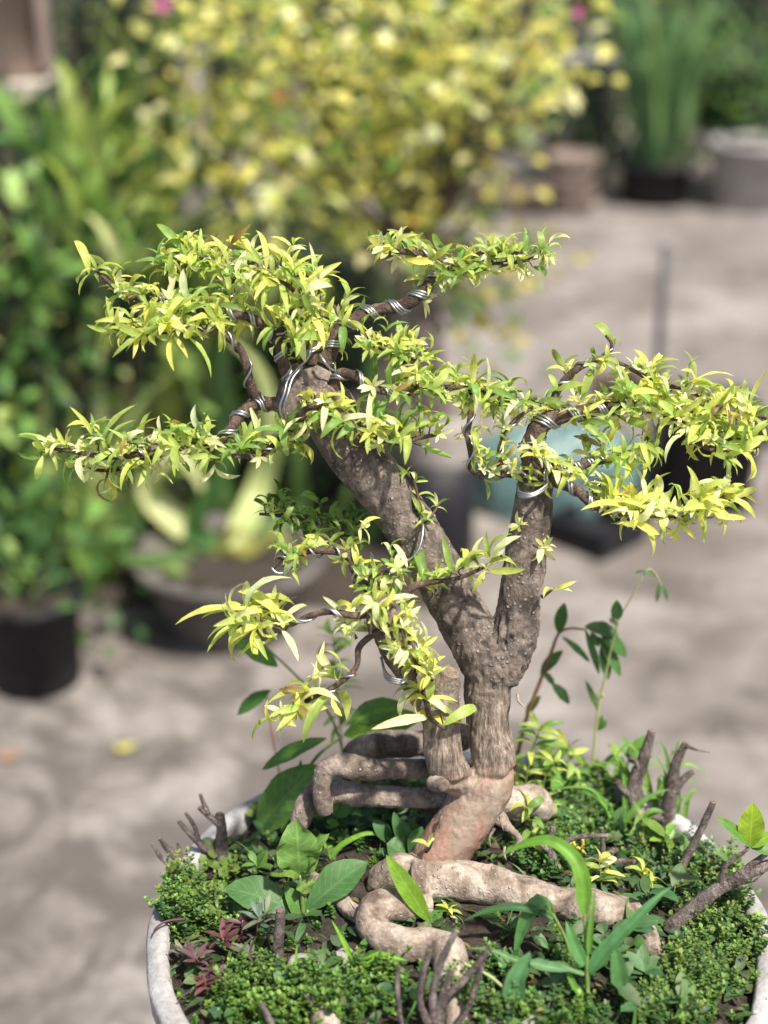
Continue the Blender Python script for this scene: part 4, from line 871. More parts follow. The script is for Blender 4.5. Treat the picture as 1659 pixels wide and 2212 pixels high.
# -- pruned stubs
def stub(name, label, cat, trunks, mat=DEAD, cuts=True):
    b_ = S(*trunks[0][0][:2]); t = thing(name, label, cat, b_)
    for i, tr in enumerate(trunks):
        base = S(*tr[0][:2]) if (len(tr[0]) < 4) else V(b_, tr[0][0], tr[0][1], 8); q = []
        for k, e in enumerate(tr):
            p = base if k == 0 else V(base, e[0], e[1], 10 + 3 * (i % 3)); q.append((p, e[2] * pm(p)))
        m = MB(); tube(m, catmull(q, .0018), 9, .16, 260, seed=i); m.build('stem', mat, t)
        if cuts:
            p, r = q[-1]; d = (q[-1][0] - q[-2][0]).normalized(); m = MB(); tube(m, [(p, r * 1.02), (p + d * .0012, r * .8)], 9); m.build('cut_end', CUT, t)
    return t
stub('pruned_shrub', 'knobbly grey pruned stub with a tall leaning stem at the back right rim', 'stump', [[(1385, 1790, 20), (1372, 1730, 19), (1372, 1690, 17), (1390, 1640, 14), (1408, 1580, 9)], [(1375, 1720, 12, 1), (1345, 1705, 10), (1335, 1690, 7)], [(1382, 1660, 8, 1), (1370, 1640, 5), (1362, 1638, 4)]])
stub('pruned_shrub', 'dark crooked pruned stub with a bent twig tip at the back right rim', 'stump', [[(1440, 1800, 18), (1445, 1740, 16), (1452, 1700, 14), (1460, 1650, 11), (1480, 1608, 8)], [(1480, 1610, 5, 1), (1500, 1618, 3), (1530, 1624, 2)], [(1455, 1710, 10, 1), (1480, 1680, 8), (1495, 1668, 6)], [(1440, 1770, 12, 1), (1400, 1760, 11)]])
stub('pruned_shrub', 'straight bare grey stick leaning right inside the right rim', 'stump', [[(1452, 1905, 10), (1490, 1840, 9), (1520, 1780, 8), (1540, 1735, 7)]])
sh = stub('pruned_shrub', 'dark forked shrub branch with oval leaves reaching over the right rim', 'shrub', [[(1440, 2010, 18), (1500, 1960, 17), (1560, 1915, 15), (1620, 1885, 13), (1680, 1860, 11)], [(1560, 1920, 9, 1), (1562, 1880, 7), (1575, 1862, 6), (1608, 1840, 4), (1620, 1828, 3)], [(1575, 1905, 9, 1), (1620, 1870, 7), (1670, 1835, 5)], [(1590, 1915, 3, 1), (1620, 1910, 2.5), (1655, 1880, 2)]])
b = V(S(1440, 2010), 1620, 1830, 10)
leaf_to(sh, b, 1626, 1733, 56, (.28, .42, .035), 4, 'ellip', .2, .2, (C0 - b).normalized())
leaf_to(sh, b, 1545, 1764, 26, (.10, .22, .04), 4, 'ellip', .4, .3)
leaf_to(sh, b, 1672, 1800, 30, (.18, .32, .04), 4, 'ellip', .3, .3)
leaf_to(sh, b, 1685, 1845, 30, (.10, .2, .05), 20, 'ellip', .3, .3)
leaf_to(sh, V(S(1440, 2010), 1575, 1862, 10), 1545, 1838, 14, (.10, .2, .05), 20, 'ellip', .3, .3)
stub('pruned_twigs', 'heap of pale and grey pruned twigs behind the long right root', 'twigs', [[(1205, 1885, 11), (1192, 1850, 10), (1190, 1818, 9), (1196, 1782, 6)], [(1195, 1830, 8, 1), (1250, 1808, 6), (1315, 1805, 5)], [(1225, 1875, 9), (1262, 1862, 8), (1300, 1850, 7), (1330, 1836, 6)], [(1240, 1865, 9), (1300, 1860, 7), (1374, 1862, 6)], [(1300, 1870, 6), (1302, 1830, 6), (1300, 1790, 5)], [(1190, 1840, 8, 1), (1160, 1815, 6)]])
m = MB()
b = S(1255, 1850)
dry = thing('withered_shoot', 'withered curly yellow shoot hanging on the pruned twigs', 'withered shoot', b)
for q in (((1235, 1810), (1240, 1825), (1250, 1830), (1262, 1842), (1260, 1860)), ((1232, 1812), (1225, 1832), (1215, 1842)), ((1255, 1805), (1258, 1820), (1252, 1832)), ((1180, 1878), (1210, 1868), (1240, 1862)), ((1195, 1905), (1205, 1918), (1228, 1915))):
    stem(dry, [V(b, x, y, 8) - FW * .004 for x, y in q], 4, 2.5, simple('withered_yellow', (.58, .44, .08), .7), 'dry_leaf')
sb = stub('pruned_shrub', 'cluster of thin dark pruned stems standing before the front root loop', 'stump', [[(935, 2225, 12), (908, 2170, 8), (912, 2110, 7), (928, 2055, 6)], [(940, 2225, 12), (935, 2150, 9), (955, 2075, 8), (985, 2012, 7)], [(950, 2225, 11), (960, 2160, 8), (1010, 2110, 8), (1056, 2052, 7)], [(945, 2225, 10), (952, 2160, 8), (975, 2100, 6)], [(975, 2225, 8), (1010, 2180, 7), (1030, 2120, 7), (1042, 2085, 6)]])
stub('bare_twig', 'single upright brown twig left of the thin dark pruned stems', 'twig', [[(870, 2235, 6), (862, 2180, 6), (858, 2130, 6), (862, 2090, 5)]])
stub('pruned_shrub', 'short thick upright grey stub in front of the rosette weed', 'stump', [[(601, 2090, 13), (601, 2040, 12), (604, 1998, 11), (606, 1968, 11)]])
stub('pruned_shrub', 'forked grey stub with many cut twigs at the back left rim', 'stump', [[(480, 1868, 14), (478, 1820, 13), (478, 1785, 11), (474, 1760, 10)], [(478, 1785, 8, 1), (455, 1765, 7), (432, 1745, 6)], [(450, 1758, 6, 1), (440, 1735, 5), (433, 1718, 4)], [(468, 1850, 9, 1), (432, 1822, 8), (410, 1800, 6), (388, 1776, 5)], [(428, 1815, 6, 1), (420, 1785, 5), (403, 1758, 4)]])
stub('pruned_shrub', 'bundle of dark twigs poking over the left rim', 'stump', [[(430, 1895, 7), (385, 1880, 6), (350, 1855, 5), (330, 1825, 3)], [(410, 1880, 8), (385, 1860, 8), (360, 1832, 6), (345, 1812, 4)], [(405, 1870, 7), (378, 1842, 6), (352, 1822, 5)], [(412, 1862, 5), (392, 1845, 4), (384, 1825, 3)]])
stub('pruned_shrub', 'two short grey stub ends low at the bottom left of the pot', 'stump', [[(600, 2235, 8), (580, 2200, 8), (566, 2170, 7)], [(690, 2212, 9), (678, 2180, 8), (664, 2150, 8)]])
# -- reddish sprays over the left rim
for lab, q in (('thin dark red spray bent over the left rim, upper one', ((400, 1985), (360, 1990), (338, 2004), (330, 2018))), ('thin dark red spray lying over the left rim, lower one', ((480, 2140), (430, 2135), (400, 2148), (385, 2160)))):
    b = S(*q[0]); t = thing('red_spray', lab, 'weed', b); stem(t, [G(x, y, ZR + .006) for x, y in q], 3, 1.6, simple('dark_red_stem', (.07, .025, .03), .6), 'stem')
# -- maroon seedlings
def seedling(label, px, py, n, Lpx, tint, h, kindname='red_seedling', cat='seedling', group='small seedlings in the pot', pool=WN, stm=REDSTEM):
    b_ = S(px, py); t = thing(kindname, label, cat, b_, group); k = pm(b_); top = b_ + Vector((uni(-.004, .004), uni(-.006, 0), h * k))
    stem(t, [b_, b_.lerp(top, .5) + gauss3(.001), top], 2.2, 1.5, stm)
    for i in range(n):
        a = i * 2.4 + rnd(); u = uni(.35, 1); p = b_.lerp(top, u); d = Vector((math.cos(a), math.sin(a), uni(.1, .9)))
        put_obj('leaf', pool, random.randrange(len(pool.items)), mframe(p, d, ZUP + gauss3(.3), uni(.7, 1.2) * Lpx * k), vary(tint, .25), t)
    return t
MAR = [(.11, .06, .065), (.12, .13, .085), (.10, .14, .09), (.14, .06, .06)]
for x, y, h, c_, lab in (
    (430, 2105, 60, 0, 'maroon seedling against the left rim, level with the short thick stub'), (450, 2160, 60, 3, 'dark red seedling against the left rim, nearest the bottom of the picture'),
    (400, 2080, 40, 1, 'grey-green seedling pressed to the left rim beside the upper red spray'), (520, 2040, 70, 0, 'tall maroon seedling left of the short thick upright stub'),
    (560, 2030, 70, 2, 'grey-green narrow-leaved seedling just left of the short thick upright stub'), (490, 2060, 50, 3, 'dark red seedling midway between the left rim and the short thick stub'),
    (545, 2080, 40, 1, 'low dusky seedling at the foot of the short thick upright stub'), (585, 2010, 60, 2, 'narrow-leaved grey-green seedling between the short stub and the rosette weed'), (470, 2130, 40, 0, 'small maroon seedling close above the lower red spray')):
    seedling(lab, x, y, 12, 46, MAR[c_], h, group='narrow-leaved seedlings inside the left rim')
for x, y, h, L, c_, lab in (
    (735, 1800, 50, 50, WG, 'oval-leaved seedling below the bend of the crossing roots'), (700, 1790, 50, 46, WGB, 'bright oval-leaved seedling under the downward end of the crossing root'),
    (770, 1790, 40, 50, WG2, 'dark oval-leaved seedling under the middle of the crossing roots'), (800, 1780, 40, 56, WG, 'oval-leaved seedling under the crossing roots, second nearest the trunk'),
    (830, 1775, 40, 50, WG2, 'dark oval-leaved seedling under the crossing roots, nearest the trunk'), (690, 1840, 40, 40, WGB, 'bright small seedling beside the bent grass between the left roots'), (560, 1885, 30, 40, WG, 'small green seedling between the clover patch and the rosette weed')):
    seedling(lab, x, y, 7, L, c_, h, 'green_seedling', group='green seedlings left of the trunk', pool=WE, stm=STEM)
WGL = (.14, .27, .04)
for x, y, h, L, c_, lab in (
    (1220, 1720, 60, 60, WG, 'oval-leaved seedling behind the short root right of the trunk'), (1265, 1700, 70, 50, WGB, 'green seedling at the foot of the pale-stemmed standing weed'),
    (1320, 1720, 90, 60, WGL, 'tall light green seedling left of the knobbly leaning stub'), (1350, 1690, 90, 60, WG, 'tall green seedling behind the knobbly leaning stub'),
    (1190, 1690, 60, 60, WGL, 'light green seedling at the foot of the red-stemmed standing weed'), (1300, 1690, 60, 46, WGB, 'green seedling by the white pebble at the back rim'),
    (1430, 1850, 70, 60, WGL, 'light green seedling left of the straight bare leaning stick'), (1480, 1880, 60, 50, WG, 'green seedling right of the straight bare leaning stick')):
    seedling(lab, x, y, 8, L, c_, h, 'green_seedling', group='green seedlings at the back right', pool=WE, stm=STEM)
WA = (.07, .15, .05); WB = (.09, .17, .06); WC = (.06, .12, .04)
for x, y, h, L, c_, lab in (
    (1360, 2030, 60, 70, WB, 'broad grey-green seedling over the far end of the long right root'), (1400, 1975, 70, 70, WA, 'broad seedling behind the bend of the long right root'),
    (1445, 1960, 60, 60, WB, 'broad seedling left of the forked branch on the right'), (1330, 2150, 50, 56, WC, 'dark seedling right of the tall front grass'),
    (1380, 2120, 40, 60, WA, 'broad seedling left of the downward tip of the long right root'), (1210, 2140, 40, 50, WC, 'dark seedling left of the tall front grass stem'),
    (1110, 2030, 40, 46, WA, 'small seedling in the dark gap under the long right root'), (1090, 2100, 40, 46, WC, 'dark seedling right of the thin pruned stems'),
    (1180, 2060, 30, 46, WB, 'low seedling below the drooping grass blades'), (1300, 2090, 40, 50, WA, 'seedling just right of the tall front grass, under its long right blade'),
    (1460, 2200, 60, 60, WB, 'broad seedling at the bottom edge near the right rim'), (1390, 2210, 50, 70, WA, 'large-leaved seedling at the bottom edge right of the front grass'),
    (740, 2150, 40, 50, WC, 'dark seedling below the grey pebble at the front left'), (690, 2110, 40, 46, WA, 'small seedling below the broad front leaf of the rosette weed'), (610, 2150, 40, 50, WB, 'seedling below the short thick upright stub')):
    seedling(lab, x, y, 7, L, c_, h, 'green_seedling', group='green seedlings at the front of the pot', pool=WE, stm=STEM)
# fine grass at the back right
pl, b = plant('grass_tuft', 'fine grass tuft with long thin blades at the back right rim', 'grass', 1420, 1770)
for k in range(22):
    x0 = uni(1350, 1480); y0 = uni(1740, 1800); bb = S(x0, y0); dx = uni(-110, 130); hh = uni(50, 170)
    blade(pl, [bb, V(bb, x0 + dx * .25, y0 - hh * .7, 12), V(bb, x0 + dx * .6, y0 - hh, 14), V(bb, x0 + dx, y0 - hh * uni(.75, 1.0), 16)], uni(8, 16), vary((.13, .26, .045), .15))
pl, b = plant('grass_tuft', 'arching grass blades between the trunk and the back right stubs', 'grass', 1330, 1790)
for q, wd in ((((1335, 1800), (1310, 1740), (1270, 1708), (1222, 1700)), 16), (((1330, 1800), (1290, 1715), (1240, 1700), (1180, 1712)), 9), (((1340, 1790), (1380, 1740), (1420, 1712), (1450, 1705)), 16), (((1230, 1780), (1215, 1740), (1180, 1720)), 14)):
    blade(pl, gp(*q), wd, vary((.12, .26, .05), .1))
pl, b = plant('grass_tuft', 'small bent grass blades between the left roots', 'grass', 716, 1856)
blade(pl, gp((716, 1856), (738, 1826), (791, 1801), (830, 1808), (856, 1822)), 13, (.16, .33, .04)); blade(pl, gp((716, 1856), (700, 1820), (690, 1800)), 9, (.14, .3, .04))
pl, b = plant('grass_tuft', 'upright grass blades in front of the rosette weed', 'grass', 700, 2130)
for q, wd in ((((772, 2105), (745, 2040), (715, 1985)), 15), (((645, 2110), (640, 2070), (642, 2040)), 10), (((625, 2200), (610, 2140), (580, 2105)), 22), (((765, 2120), (790, 2100), (810, 2085)), 8), (((780, 2090), (820, 2065), (880, 2075)), 20)):
    blade(pl, gp(*q), wd, vary((.15, .32, .03), .1))
# -- clover
def clover(label, px, py, n, spread, tint, Lpx):
    b_ = S(px, py); t = thing('clover_plant', label, 'clover', b_, 'clover patches in the pot')
    lobe = leaf_data('obovate', .95, .3, .25, 6, 0, 0, 0, across=5); pl_ = Pool('leaf', WEED_O, [lobe])
    for i in range(n):
        x = px + random.gauss(0, spread); y = py + random.gauss(0, spread * .7); p0 = S(x, y)
        rr_ = math.hypot(p0.x - CX, p0.y - CY)
        if rr_ > .198: p0 = Vector((CX + (p0.x - CX) * .196 / rr_, CY + (p0.y - CY) * .196 / rr_, 0)); p0.z = soil_h(p0.x, p0.y)
        k = pm(p0); p = p0 + Vector((0, 0, uni(15, 45) * k))
        stem(t, [b_.lerp(p0, .8), p0.lerp(p, .6) + gauss3(.001), p], 1.2, .9, PALESTEM)
        a0 = rnd() * 6.28; nn = (ZUP + (C0 - p).normalized() * .5 + gauss3(.25)).normalized(); u = nn.orthogonal().normalized(); v = nn.cross(u); tn = vary(tint, .15); L = Lpx * k * uni(.7, 1.15)
        for q in range(3):
            a = a0 + q * 2.094; put_obj('leaf', pl_, 0, mframe(p, u * math.cos(a) + v * math.sin(a) + nn * .12, nn, L), tn, t)
    return t
clover('patch of clover inside the left rim below the forked stub', 450, 1900, 20, 44, (.10, .16, .025), 26)
clover('patch of clover on the back left rim', 500, 1735, 10, 34, (.09, .14, .025), 26)
clover('dark clover behind the pruned twigs', 1235, 1790, 7, 26, (.07, .12, .04), 24)
clover('dark clover under the right root end', 1330, 2085, 9, 34, (.06, .11, .04), 26)
clover('clover beside the front grass tuft', 1180, 2150, 8, 34, (.06, .12, .04), 24)
clover('clover behind the long right root end', 1390, 1940, 6, 26, (.07, .13, .045), 24)
clover('clover along the left edge of the pot', 375, 1910, 6, 20, (.08, .14, .03), 24)

# -- ground cover (tiny-leaved), one mass
gc = MB(); GRB = leafpool('leaf', WEED_O, 6, 'grass', (.05, .09), (.3, 1.6), (.2, .5), 7, 0, .4, .5)
def tinyleaf(p, d, n, L, w_, tint):
    d = d.normalized(); s = d.cross(n); s = s.normalized() if s.length > 1e-4 else d.orthogonal(); n = s.cross(d)
    v = [p, p + d * L * .35 + s * w_ + n * L * .05, p + d * L * .75 + s * w_ * .8, p + d * L + n * -L * .1, p + d * L * .75 - s * w_ * .8, p + d * L * .35 - s * w_ + n * L * .05]
    gc.add(v, [(0, 1, 2, 3), (0, 3, 4, 5)], tint, [(.3, .3)] * 6)
def sprig(p, h, tint, sz):
    d = (ZUP + gauss3(.45)).normalized(); n = int(uni(5, 9)); a = rnd() * 6
    for i in range(n):
        q = p + d * h * (i + .6) / n; a += 1.57
        for sg in (0, math.pi):
            ld = Vector((math.cos(a + sg), math.sin(a + sg), .35)); tn = vary(tint, .2); tinyleaf(q, ld, ZUP, sz * uni(.7, 1.2) * (1.1 - .5 * i / n), sz * .28, tn)
    for k in range(3):
        aa = rnd() * 6.28; tinyleaf(p + d * h, Vector((math.cos(aa), math.sin(aa), 1)), ZUP, sz * .7, sz * .22, vary((tint[0] * 1.35, tint[1] * 1.25, tint[2]), .15))
def inside(p, m=.197): return math.hypot(p.x - CX, p.y - CY) < m
PATCH = [  # px,py,rx,ry,count,tint,height
 (365, 1960, 34, 50, 36, (.15, .27, .05), .018), (350, 1920, 24, 36, 14, (.14, .25, .05), .018), (470, 1760, 60, 40, 40, (.12, .22, .045), .018),
 (430, 1985, 90, 55, 150, (0.098, 0.187, 0.033), .016), (420, 1950, 70, 40, 60, (0.131, 0.211, 0.039), .022), (560, 2150, 120, 50, 190, (0.107, 0.203, 0.033), .016), (700, 2160, 110, 55, 190, (0.098, 0.195, 0.033), .016), (620, 2200, 160, 30, 120, (0.107, 0.211, 0.033), .014),
 (590, 1690, 70, 35, 70, (0.107, 0.203, 0.039), .016), (760, 1800, 90, 40, 70, (.08, .18, .03), .012), (1190, 1850, 90, 55, 140, (.09, .19, .035), .014), (1290, 1770, 90, 60, 150, (.10, .21, .035), .015),
 (1540, 1960, 90, 70, 190, (0.123, 0.211, 0.044), .020), (1550, 2080, 90, 90, 240, (0.115, 0.203, 0.039), .018), (1480, 2130, 80, 80, 170, (0.098, 0.179, 0.033), .016), (1450, 1880, 90, 50, 110, (0.107, 0.195, 0.044), .016), (1430, 2195, 120, 40, 110, (0.107, 0.195, 0.039), .016),
 (1200, 2200, 100, 30, 80, (.10, .20, .035), .014), (1100, 2195, 60, 30, 50, (0.107, 0.195, 0.039), .014), (1010, 2165, 40, 25, 40, (0.107, 0.203, 0.044), .016), (850, 1990, 40, 20, 24, (.07, .16, .035), .012), (1080, 2100, 50, 30, 30, (.10, .20, .04), .012), (1240, 2080, 50, 40, 40, (.08, .17, .035), .013),
 (800, 2140, 90, 45, 120, (0.098, 0.195, 0.033), .014), (1180, 1660, 90, 30, 50, (.11, .23, .035), .014)]
for px, py, rx, ry, n, tint, h in PATCH:
    for i in range(int(n * 1.15)):
        a = rnd() * 6.283; q = math.sqrt(rnd()); x = px + rx * q * math.cos(a); y = py + ry * q * math.sin(a); p = S(x, y)
        if not inside(p, .211): continue
        if not inside(p, .2): p.z = ZR + .002
        k = .6 + .7 * (1 - q); ck = noise.noise(Vector((p.x, p.y, 0)) * 70)
        if ck + .6 * noise.noise(Vector((p.x, p.y, 5)) * 150) < -.28: continue
        tq = tint if ck > -.1 else (tint[0] * .6, tint[1] * .68, tint[2]); sprig(p, h * k * uni(.5, 1.5) * (1 + .8 * ck), vary((tq[0] * 1.05, tq[1] * 1.0, tq[2] * 1.25), .22), random.choice((uni(.0026, .0042), uni(.0035, .0062))))
for i in range(500):
    a = rnd() * 6.283; r = .197 * math.sqrt(rnd()); p = Vector((CX + r * math.cos(a), CY + r * math.sin(a), 0)); p.z = soil_h(p.x, p.y)
    sprig(p, uni(.004, .010), vary((.08, .17, .035), .25), uni(.003, .005))
for i in range(1500):
    a = rnd() * 6.283; r = .2 * math.sqrt(rnd()); p = Vector((CX + r * math.cos(a), CY + r * math.sin(a), 0)); p.z = soil_h(p.x, p.y) + uni(.001, .009)
    if noise.noise(Vector((p.x, p.y, 3)) * 22) < -.12: continue
    d = Vector((uni(-1, 1), uni(-1, 1), uni(-.1, .5))); put_mass(gc, random.choice((WE, WL)), random.randrange(8), mframe(p, d, ZUP + gauss3(.35), uni(.006, .0165)), vary(random.choice([(.045, .10, .035), (.06, .13, .04), (.08, .16, .045), (.05, .09, .04), (.09, .12, .05)]), .2))
for i in range(140):
    a = rnd() * 6.283; r = .19 * math.sqrt(rnd()); p = Vector((CX + r * math.cos(a), CY + r * math.sin(a), 0)); p.z = soil_h(p.x, p.y)
    put_mass(gc, GRB, random.randrange(6), mframe(p, Vector((uni(-1, 1), uni(-1, 1), uni(.4, 1.6))), ZUP * .3 + gauss3(.6), uni(.015, .042)), vary((.09, .20, .045), .25))
gco = gc.build('ground_cover', WEED_A, None, (CX, CY, ZR)); gco['kind'] = 'stuff'; tag(gco, 'tiny-leaved bright green ground cover filling the cement pot', 'ground cover', kind='stuff')
# -- litter and stones on the soil
lit = MB()
for i in range(420):
    a = rnd() * 6.283; r = .195 * math.sqrt(rnd()); p = Vector((CX + r * math.cos(a), CY + r * math.sin(a), 0)); p.z = soil_h(p.x, p.y) + .0012
    put_mass(lit, TS, random.randrange(14), mframe(p, Vector((uni(-1, 1), uni(-1, 1), uni(-.1, .3))), ZUP + gauss3(.4), uni(.006, .016)), vary(random.choice([(.10, .06, .035), (.16, .11, .06), (.07, .05, .04), (.3, .26, .09), (.14, .13, .11)]), .2))
lo = lit.build('leaf_litter', LEAF_A, None, (CX, CY, ZR)); tag(lo, 'small dry brown leaf litter scattered on the dark soil in the cement pot', 'litter', kind='stuff')
def pebble(label, px, py, rpx, grp='stones on the soil', sq=.7, mat=STONE):
    b_ = S(px, py); r = rpx * pm(b_); m = MB(); vs = []; fs = []; nu, nv = 14, 8; sd = Vector((px, py, 0)) * .37
    for j in range(nv + 1):
        ph = math.pi * j / nv
        for i in range(nu):
            th = 2 * math.pi * i / nu; d = Vector((math.sin(ph) * math.cos(th), math.sin(ph) * math.sin(th), math.cos(ph)))
            vs.append(b_ + Vector((d.x, d.y * .85, d.z * sq)) * r * (1 + .25 * noise.noise(d * 1.3 + sd)))
    for j in range(nv):
        for i in range(nu): i2 = (i + 1) % nu; fs.append((j * nu + i, (j + 1) * nu + i, (j + 1) * nu + i2, j * nu + i2))
    m.add(vs, fs); o = m.build('pebble', mat, None, b_); return tag(o, label, 'pebble', grp)
pebble('grey pebble under the left end of the front root loop', 740, 2075, 34)
pebble('smooth dark pebble beside the broad front leaf of the rosette weed', 655, 2085, 36)
pebble('pale pebble among the ground cover at the lower left', 790, 2135, 24)
pebble('pale pebble by the bottom edge right of the pruned stems', 1070, 2205, 26)
pebble('grey pebble beneath the grass tuft at the bottom right', 1150, 2215, 30)
pebble('white pebble at the back right rim below the stubs', 1310, 1700, 20)

# ================================================================== BACKGROUND
BL = leafpool('leaf', LEAF_O, 8, 'ovate', (.55, .7), (.2, 1.0), (.1, .4), 4, 0, .2, .4)
BE = leafpool('leaf', LEAF_O, 6, 'ellip', (.38, .5), (.2, 1.0), (.1, .4), 4, 0, .2, .4)
def inpoly(x, y, poly):
    c = False; j = len(poly) - 1
    for i in range(len(poly)):
        xi, yi = poly[i]; xj, yj = poly[j]
        if (yi > y) != (yj > y) and x < (xj - xi) * (y - yi) / (yj - yi) + xi: c = not c
        j = i
    return c
def bush(t, poly, y0, y1, n, L, pal, pool, nobj=0, rise=0.0, up=.5, name='leaf'):
    xs = [p[0] for p in poly]; ys = [p[1] for p in poly]; m = MB(); cnt = 0; jobs = []
    seeds = []
    while len(seeds) < max(6, n // 18):
        x = uni(min(xs), max(xs)); y = uni(min(ys), max(ys))
        if inpoly(x, y, poly): seeds.append(Yp(x, y, uni(y0, y1)))
    for i in range(n):
        s = random.choice(seeds); sp = min(.09, L[1] * 1.3)
        p = s + gauss3(sp * .75)
        d = ((p - s).normalized() * .8 + Vector((uni(-1, 1), uni(-1, 1), uni(-.5, .8))) * .8 + ZUP * rise).normalized()
        nn = ZUP * up + Vector((uni(-1, 1), uni(-1, .6), uni(-.2, 1))) * .7
        jobs.append((uni(*L), p, d, nn))
    jobs.sort(key=lambda j: j[1].y)
    for i, (l, p, d, nn) in enumerate(jobs):
        k = random.randrange(len(pool.items)); M = mframe(p, d, nn, l); tn = pick(pal)
        if i < nobj: put_obj(name, pool, k, M, tn, t)
        else: put_mass(m, pool, k, M, tn)
    if m.n: m.build('foliage', LEAF_A, t, kind='stuff')
    return seeds
def twigs(t, root, seeds, r0, n=14, mat=TWIG, mid=None):
    for s in random.sample(seeds, min(n, len(seeds))):
        m = MB(); a = mid or root; q = a.lerp(s, .5) + gauss3(.03) + ZUP * .02
        tube(m, catmull([(a, r0), (q, r0 * .7), (s, r0 * .25)], .03), 7, .1, 30); m.build('branch', mat, t)

# -- yellow-leaved shrub in a tall grow bag behind the bonsai
gb = G(942, 1205)
YB = gb.y
bagr = 84 * pm(gb)
bag = thing('grow_bag', 'tall grey plant bag with a black plastic band, behind the bonsai trunk', 'plant pot', gb)
topz = Yp(942, 885, YB).z
midz = Yp(942, 992, YB).z
m = MB(); lathe(m, gb, [(bagr * .86, 0), (bagr * .92, .01), (bagr * .95, midz * .5), (bagr * 1.0, midz)], 48, .006, 14); m.build('black_band', BLACKP, bag)
m = MB(); lathe(m, gb, [(bagr * .96, midz - .004), (bagr * .97, midz + .02), (bagr * .93, topz * .92), (bagr * .9, topz), (bagr * .8, topz), (bagr * .8, topz - .03), (0.001, topz - .03)], 48, .007, 16); m.build('bag_wall', GREYBAG, bag)
yb = thing('yellow_shrub', 'large yellow-leaved flowering shrub filling the upper middle background', 'shrub', gb + Vector((0, 0, topz - .03)))
top = Yp(895, 560, YB + .05)
for dx, rr in ((0, .016), (-.03, .011), (.028, .012), (.01, .009)):
    m = MB(); a = gb + Vector((dx * .6, 0, topz - .04)); tube(m, catmull([(a, rr), (a.lerp(top, .5) + Vector((dx * .5, 0, 0)), rr * .85), (top + Vector((dx * 1.3, 0, .02)), rr * .7)], .02), 9, .12, 30); m.build('trunk', DEAD, yb)
polyY = [(400, -110), (1240, -110), (1200, 90), (1200, 230), (1110, 320), (1000, 380), (960, 480), (900, 540), (760, 540), (620, 490), (540, 430), (460, 380), (350, 320), (340, 280), (440, 230), (410, 60)]
YP = [(5, (.77, .74, .22)), (3.4, (.80, .80, .44)), (2.6, (.48, .54, .14)), (2.2, (.16, .27, .06)), (.2, (.74, .56, .12)), (1.5, (.08, .085, .035))]
seeds = bush(yb, polyY, YB - .22, YB + .30, 2050, (.028, .052), YP, BL, 240)
twigs(yb, top, seeds, .007, 26, TWIG, top)
sd2 = bush(yb, [(900, 600), (1130, 590), (1110, 760), (1040, 800), (940, 760)], YB + .05, YB + .35, 130, (.03, .05), [(2, (.14, .26, .05)), (2, (.55, .48, .08)), (2, (.10, .2, .05))], BL, 20)
twigs(yb, top, sd2, .005, 5, TWIG, top)
sd3 = bush(yb, [(1030, 480), (1215, 480), (1210, 580), (1150, 590), (1050, 560)], YB + .2, YB + .4, 46, (.03, .045), [(1, (.62, .55, .12))], BL, 10)
twigs(yb, top, sd3, .004, 4, TWIG, top)
for (x, y, mt) in ((352, 8, PINK), (604, 206, REDF), (1248, 25, PINK), (1040, 5, REDF)):
    p = Yp(x, y, YB - .26); t = thing('blossom', {352: 'bright pink blossom at the top left of the yellow shrub', 604: 'red blossom in the middle of the yellow shrub', 1248: 'pink blossom at the top right edge of the yellow shrub', 1040: 'red blossom at the top of the yellow shrub'}[x], 'flower', p)
    for k in range(5):
        a = k * 1.256; o = put_obj('petal', BL, k, mframe(p, Vector((math.cos(a), -.35, math.sin(a))), Vector((0, -1, .3)), .022 if x == 352 else .014), (.66, .16, .44) if mt is PINK else (.55, .20, .16), t)
# -- black square pot with driftwood, right
bp = G(1525, 1112); rb = 104 * pm(bp); bc = bp + Vector((0, rb * .8, 0)); hz = Yp(1525, 905, bp.y).z
bpot = thing('square_pot', 'black square plastic pot on the right behind the bonsai', 'plant pot', bc)
m = MB(); lathe(m, bc, [(rb * .8, 0), (rb * .88, .004), (rb * 1.02, hz - .012), (rb * 1.1, hz - .01), (rb * 1.1, hz), (rb * 1.0, hz), (rb * .96, hz - .03), (.001, hz - .03)], 64, 0, 1, 8); m.build('pot_wall', BLACKP, bpot)
dw = thing('driftwood', 'weathered brown log lying across the black square pot', 'log', bc + Vector((0, 0, hz)))
m = MB(); yy = bc.y - .02; q = [(Yp(1270, 835, yy + .06), .03), (Yp(1330, 838, yy + .05), .042), (Yp(1420, 850, yy + .02), .046), (Yp(1520, 890, yy), .04), (Yp(1620, 925, yy - .02), .034), (Yp(1720, 950, yy - .04), .028)]
tube(m, catmull(q, .006), 28, .22, 16); m.build('log_body', DRIFT, dw)
m = MB(); q = [(Yp(1400, 840, yy), .02), (Yp(1365, 812, yy - .01), .015), (Yp(1345, 795, yy - .01), .008)]; tube(m, catmull(q, .006), 14, .2, 30); m.build('broken_limb', DRIFT, dw)
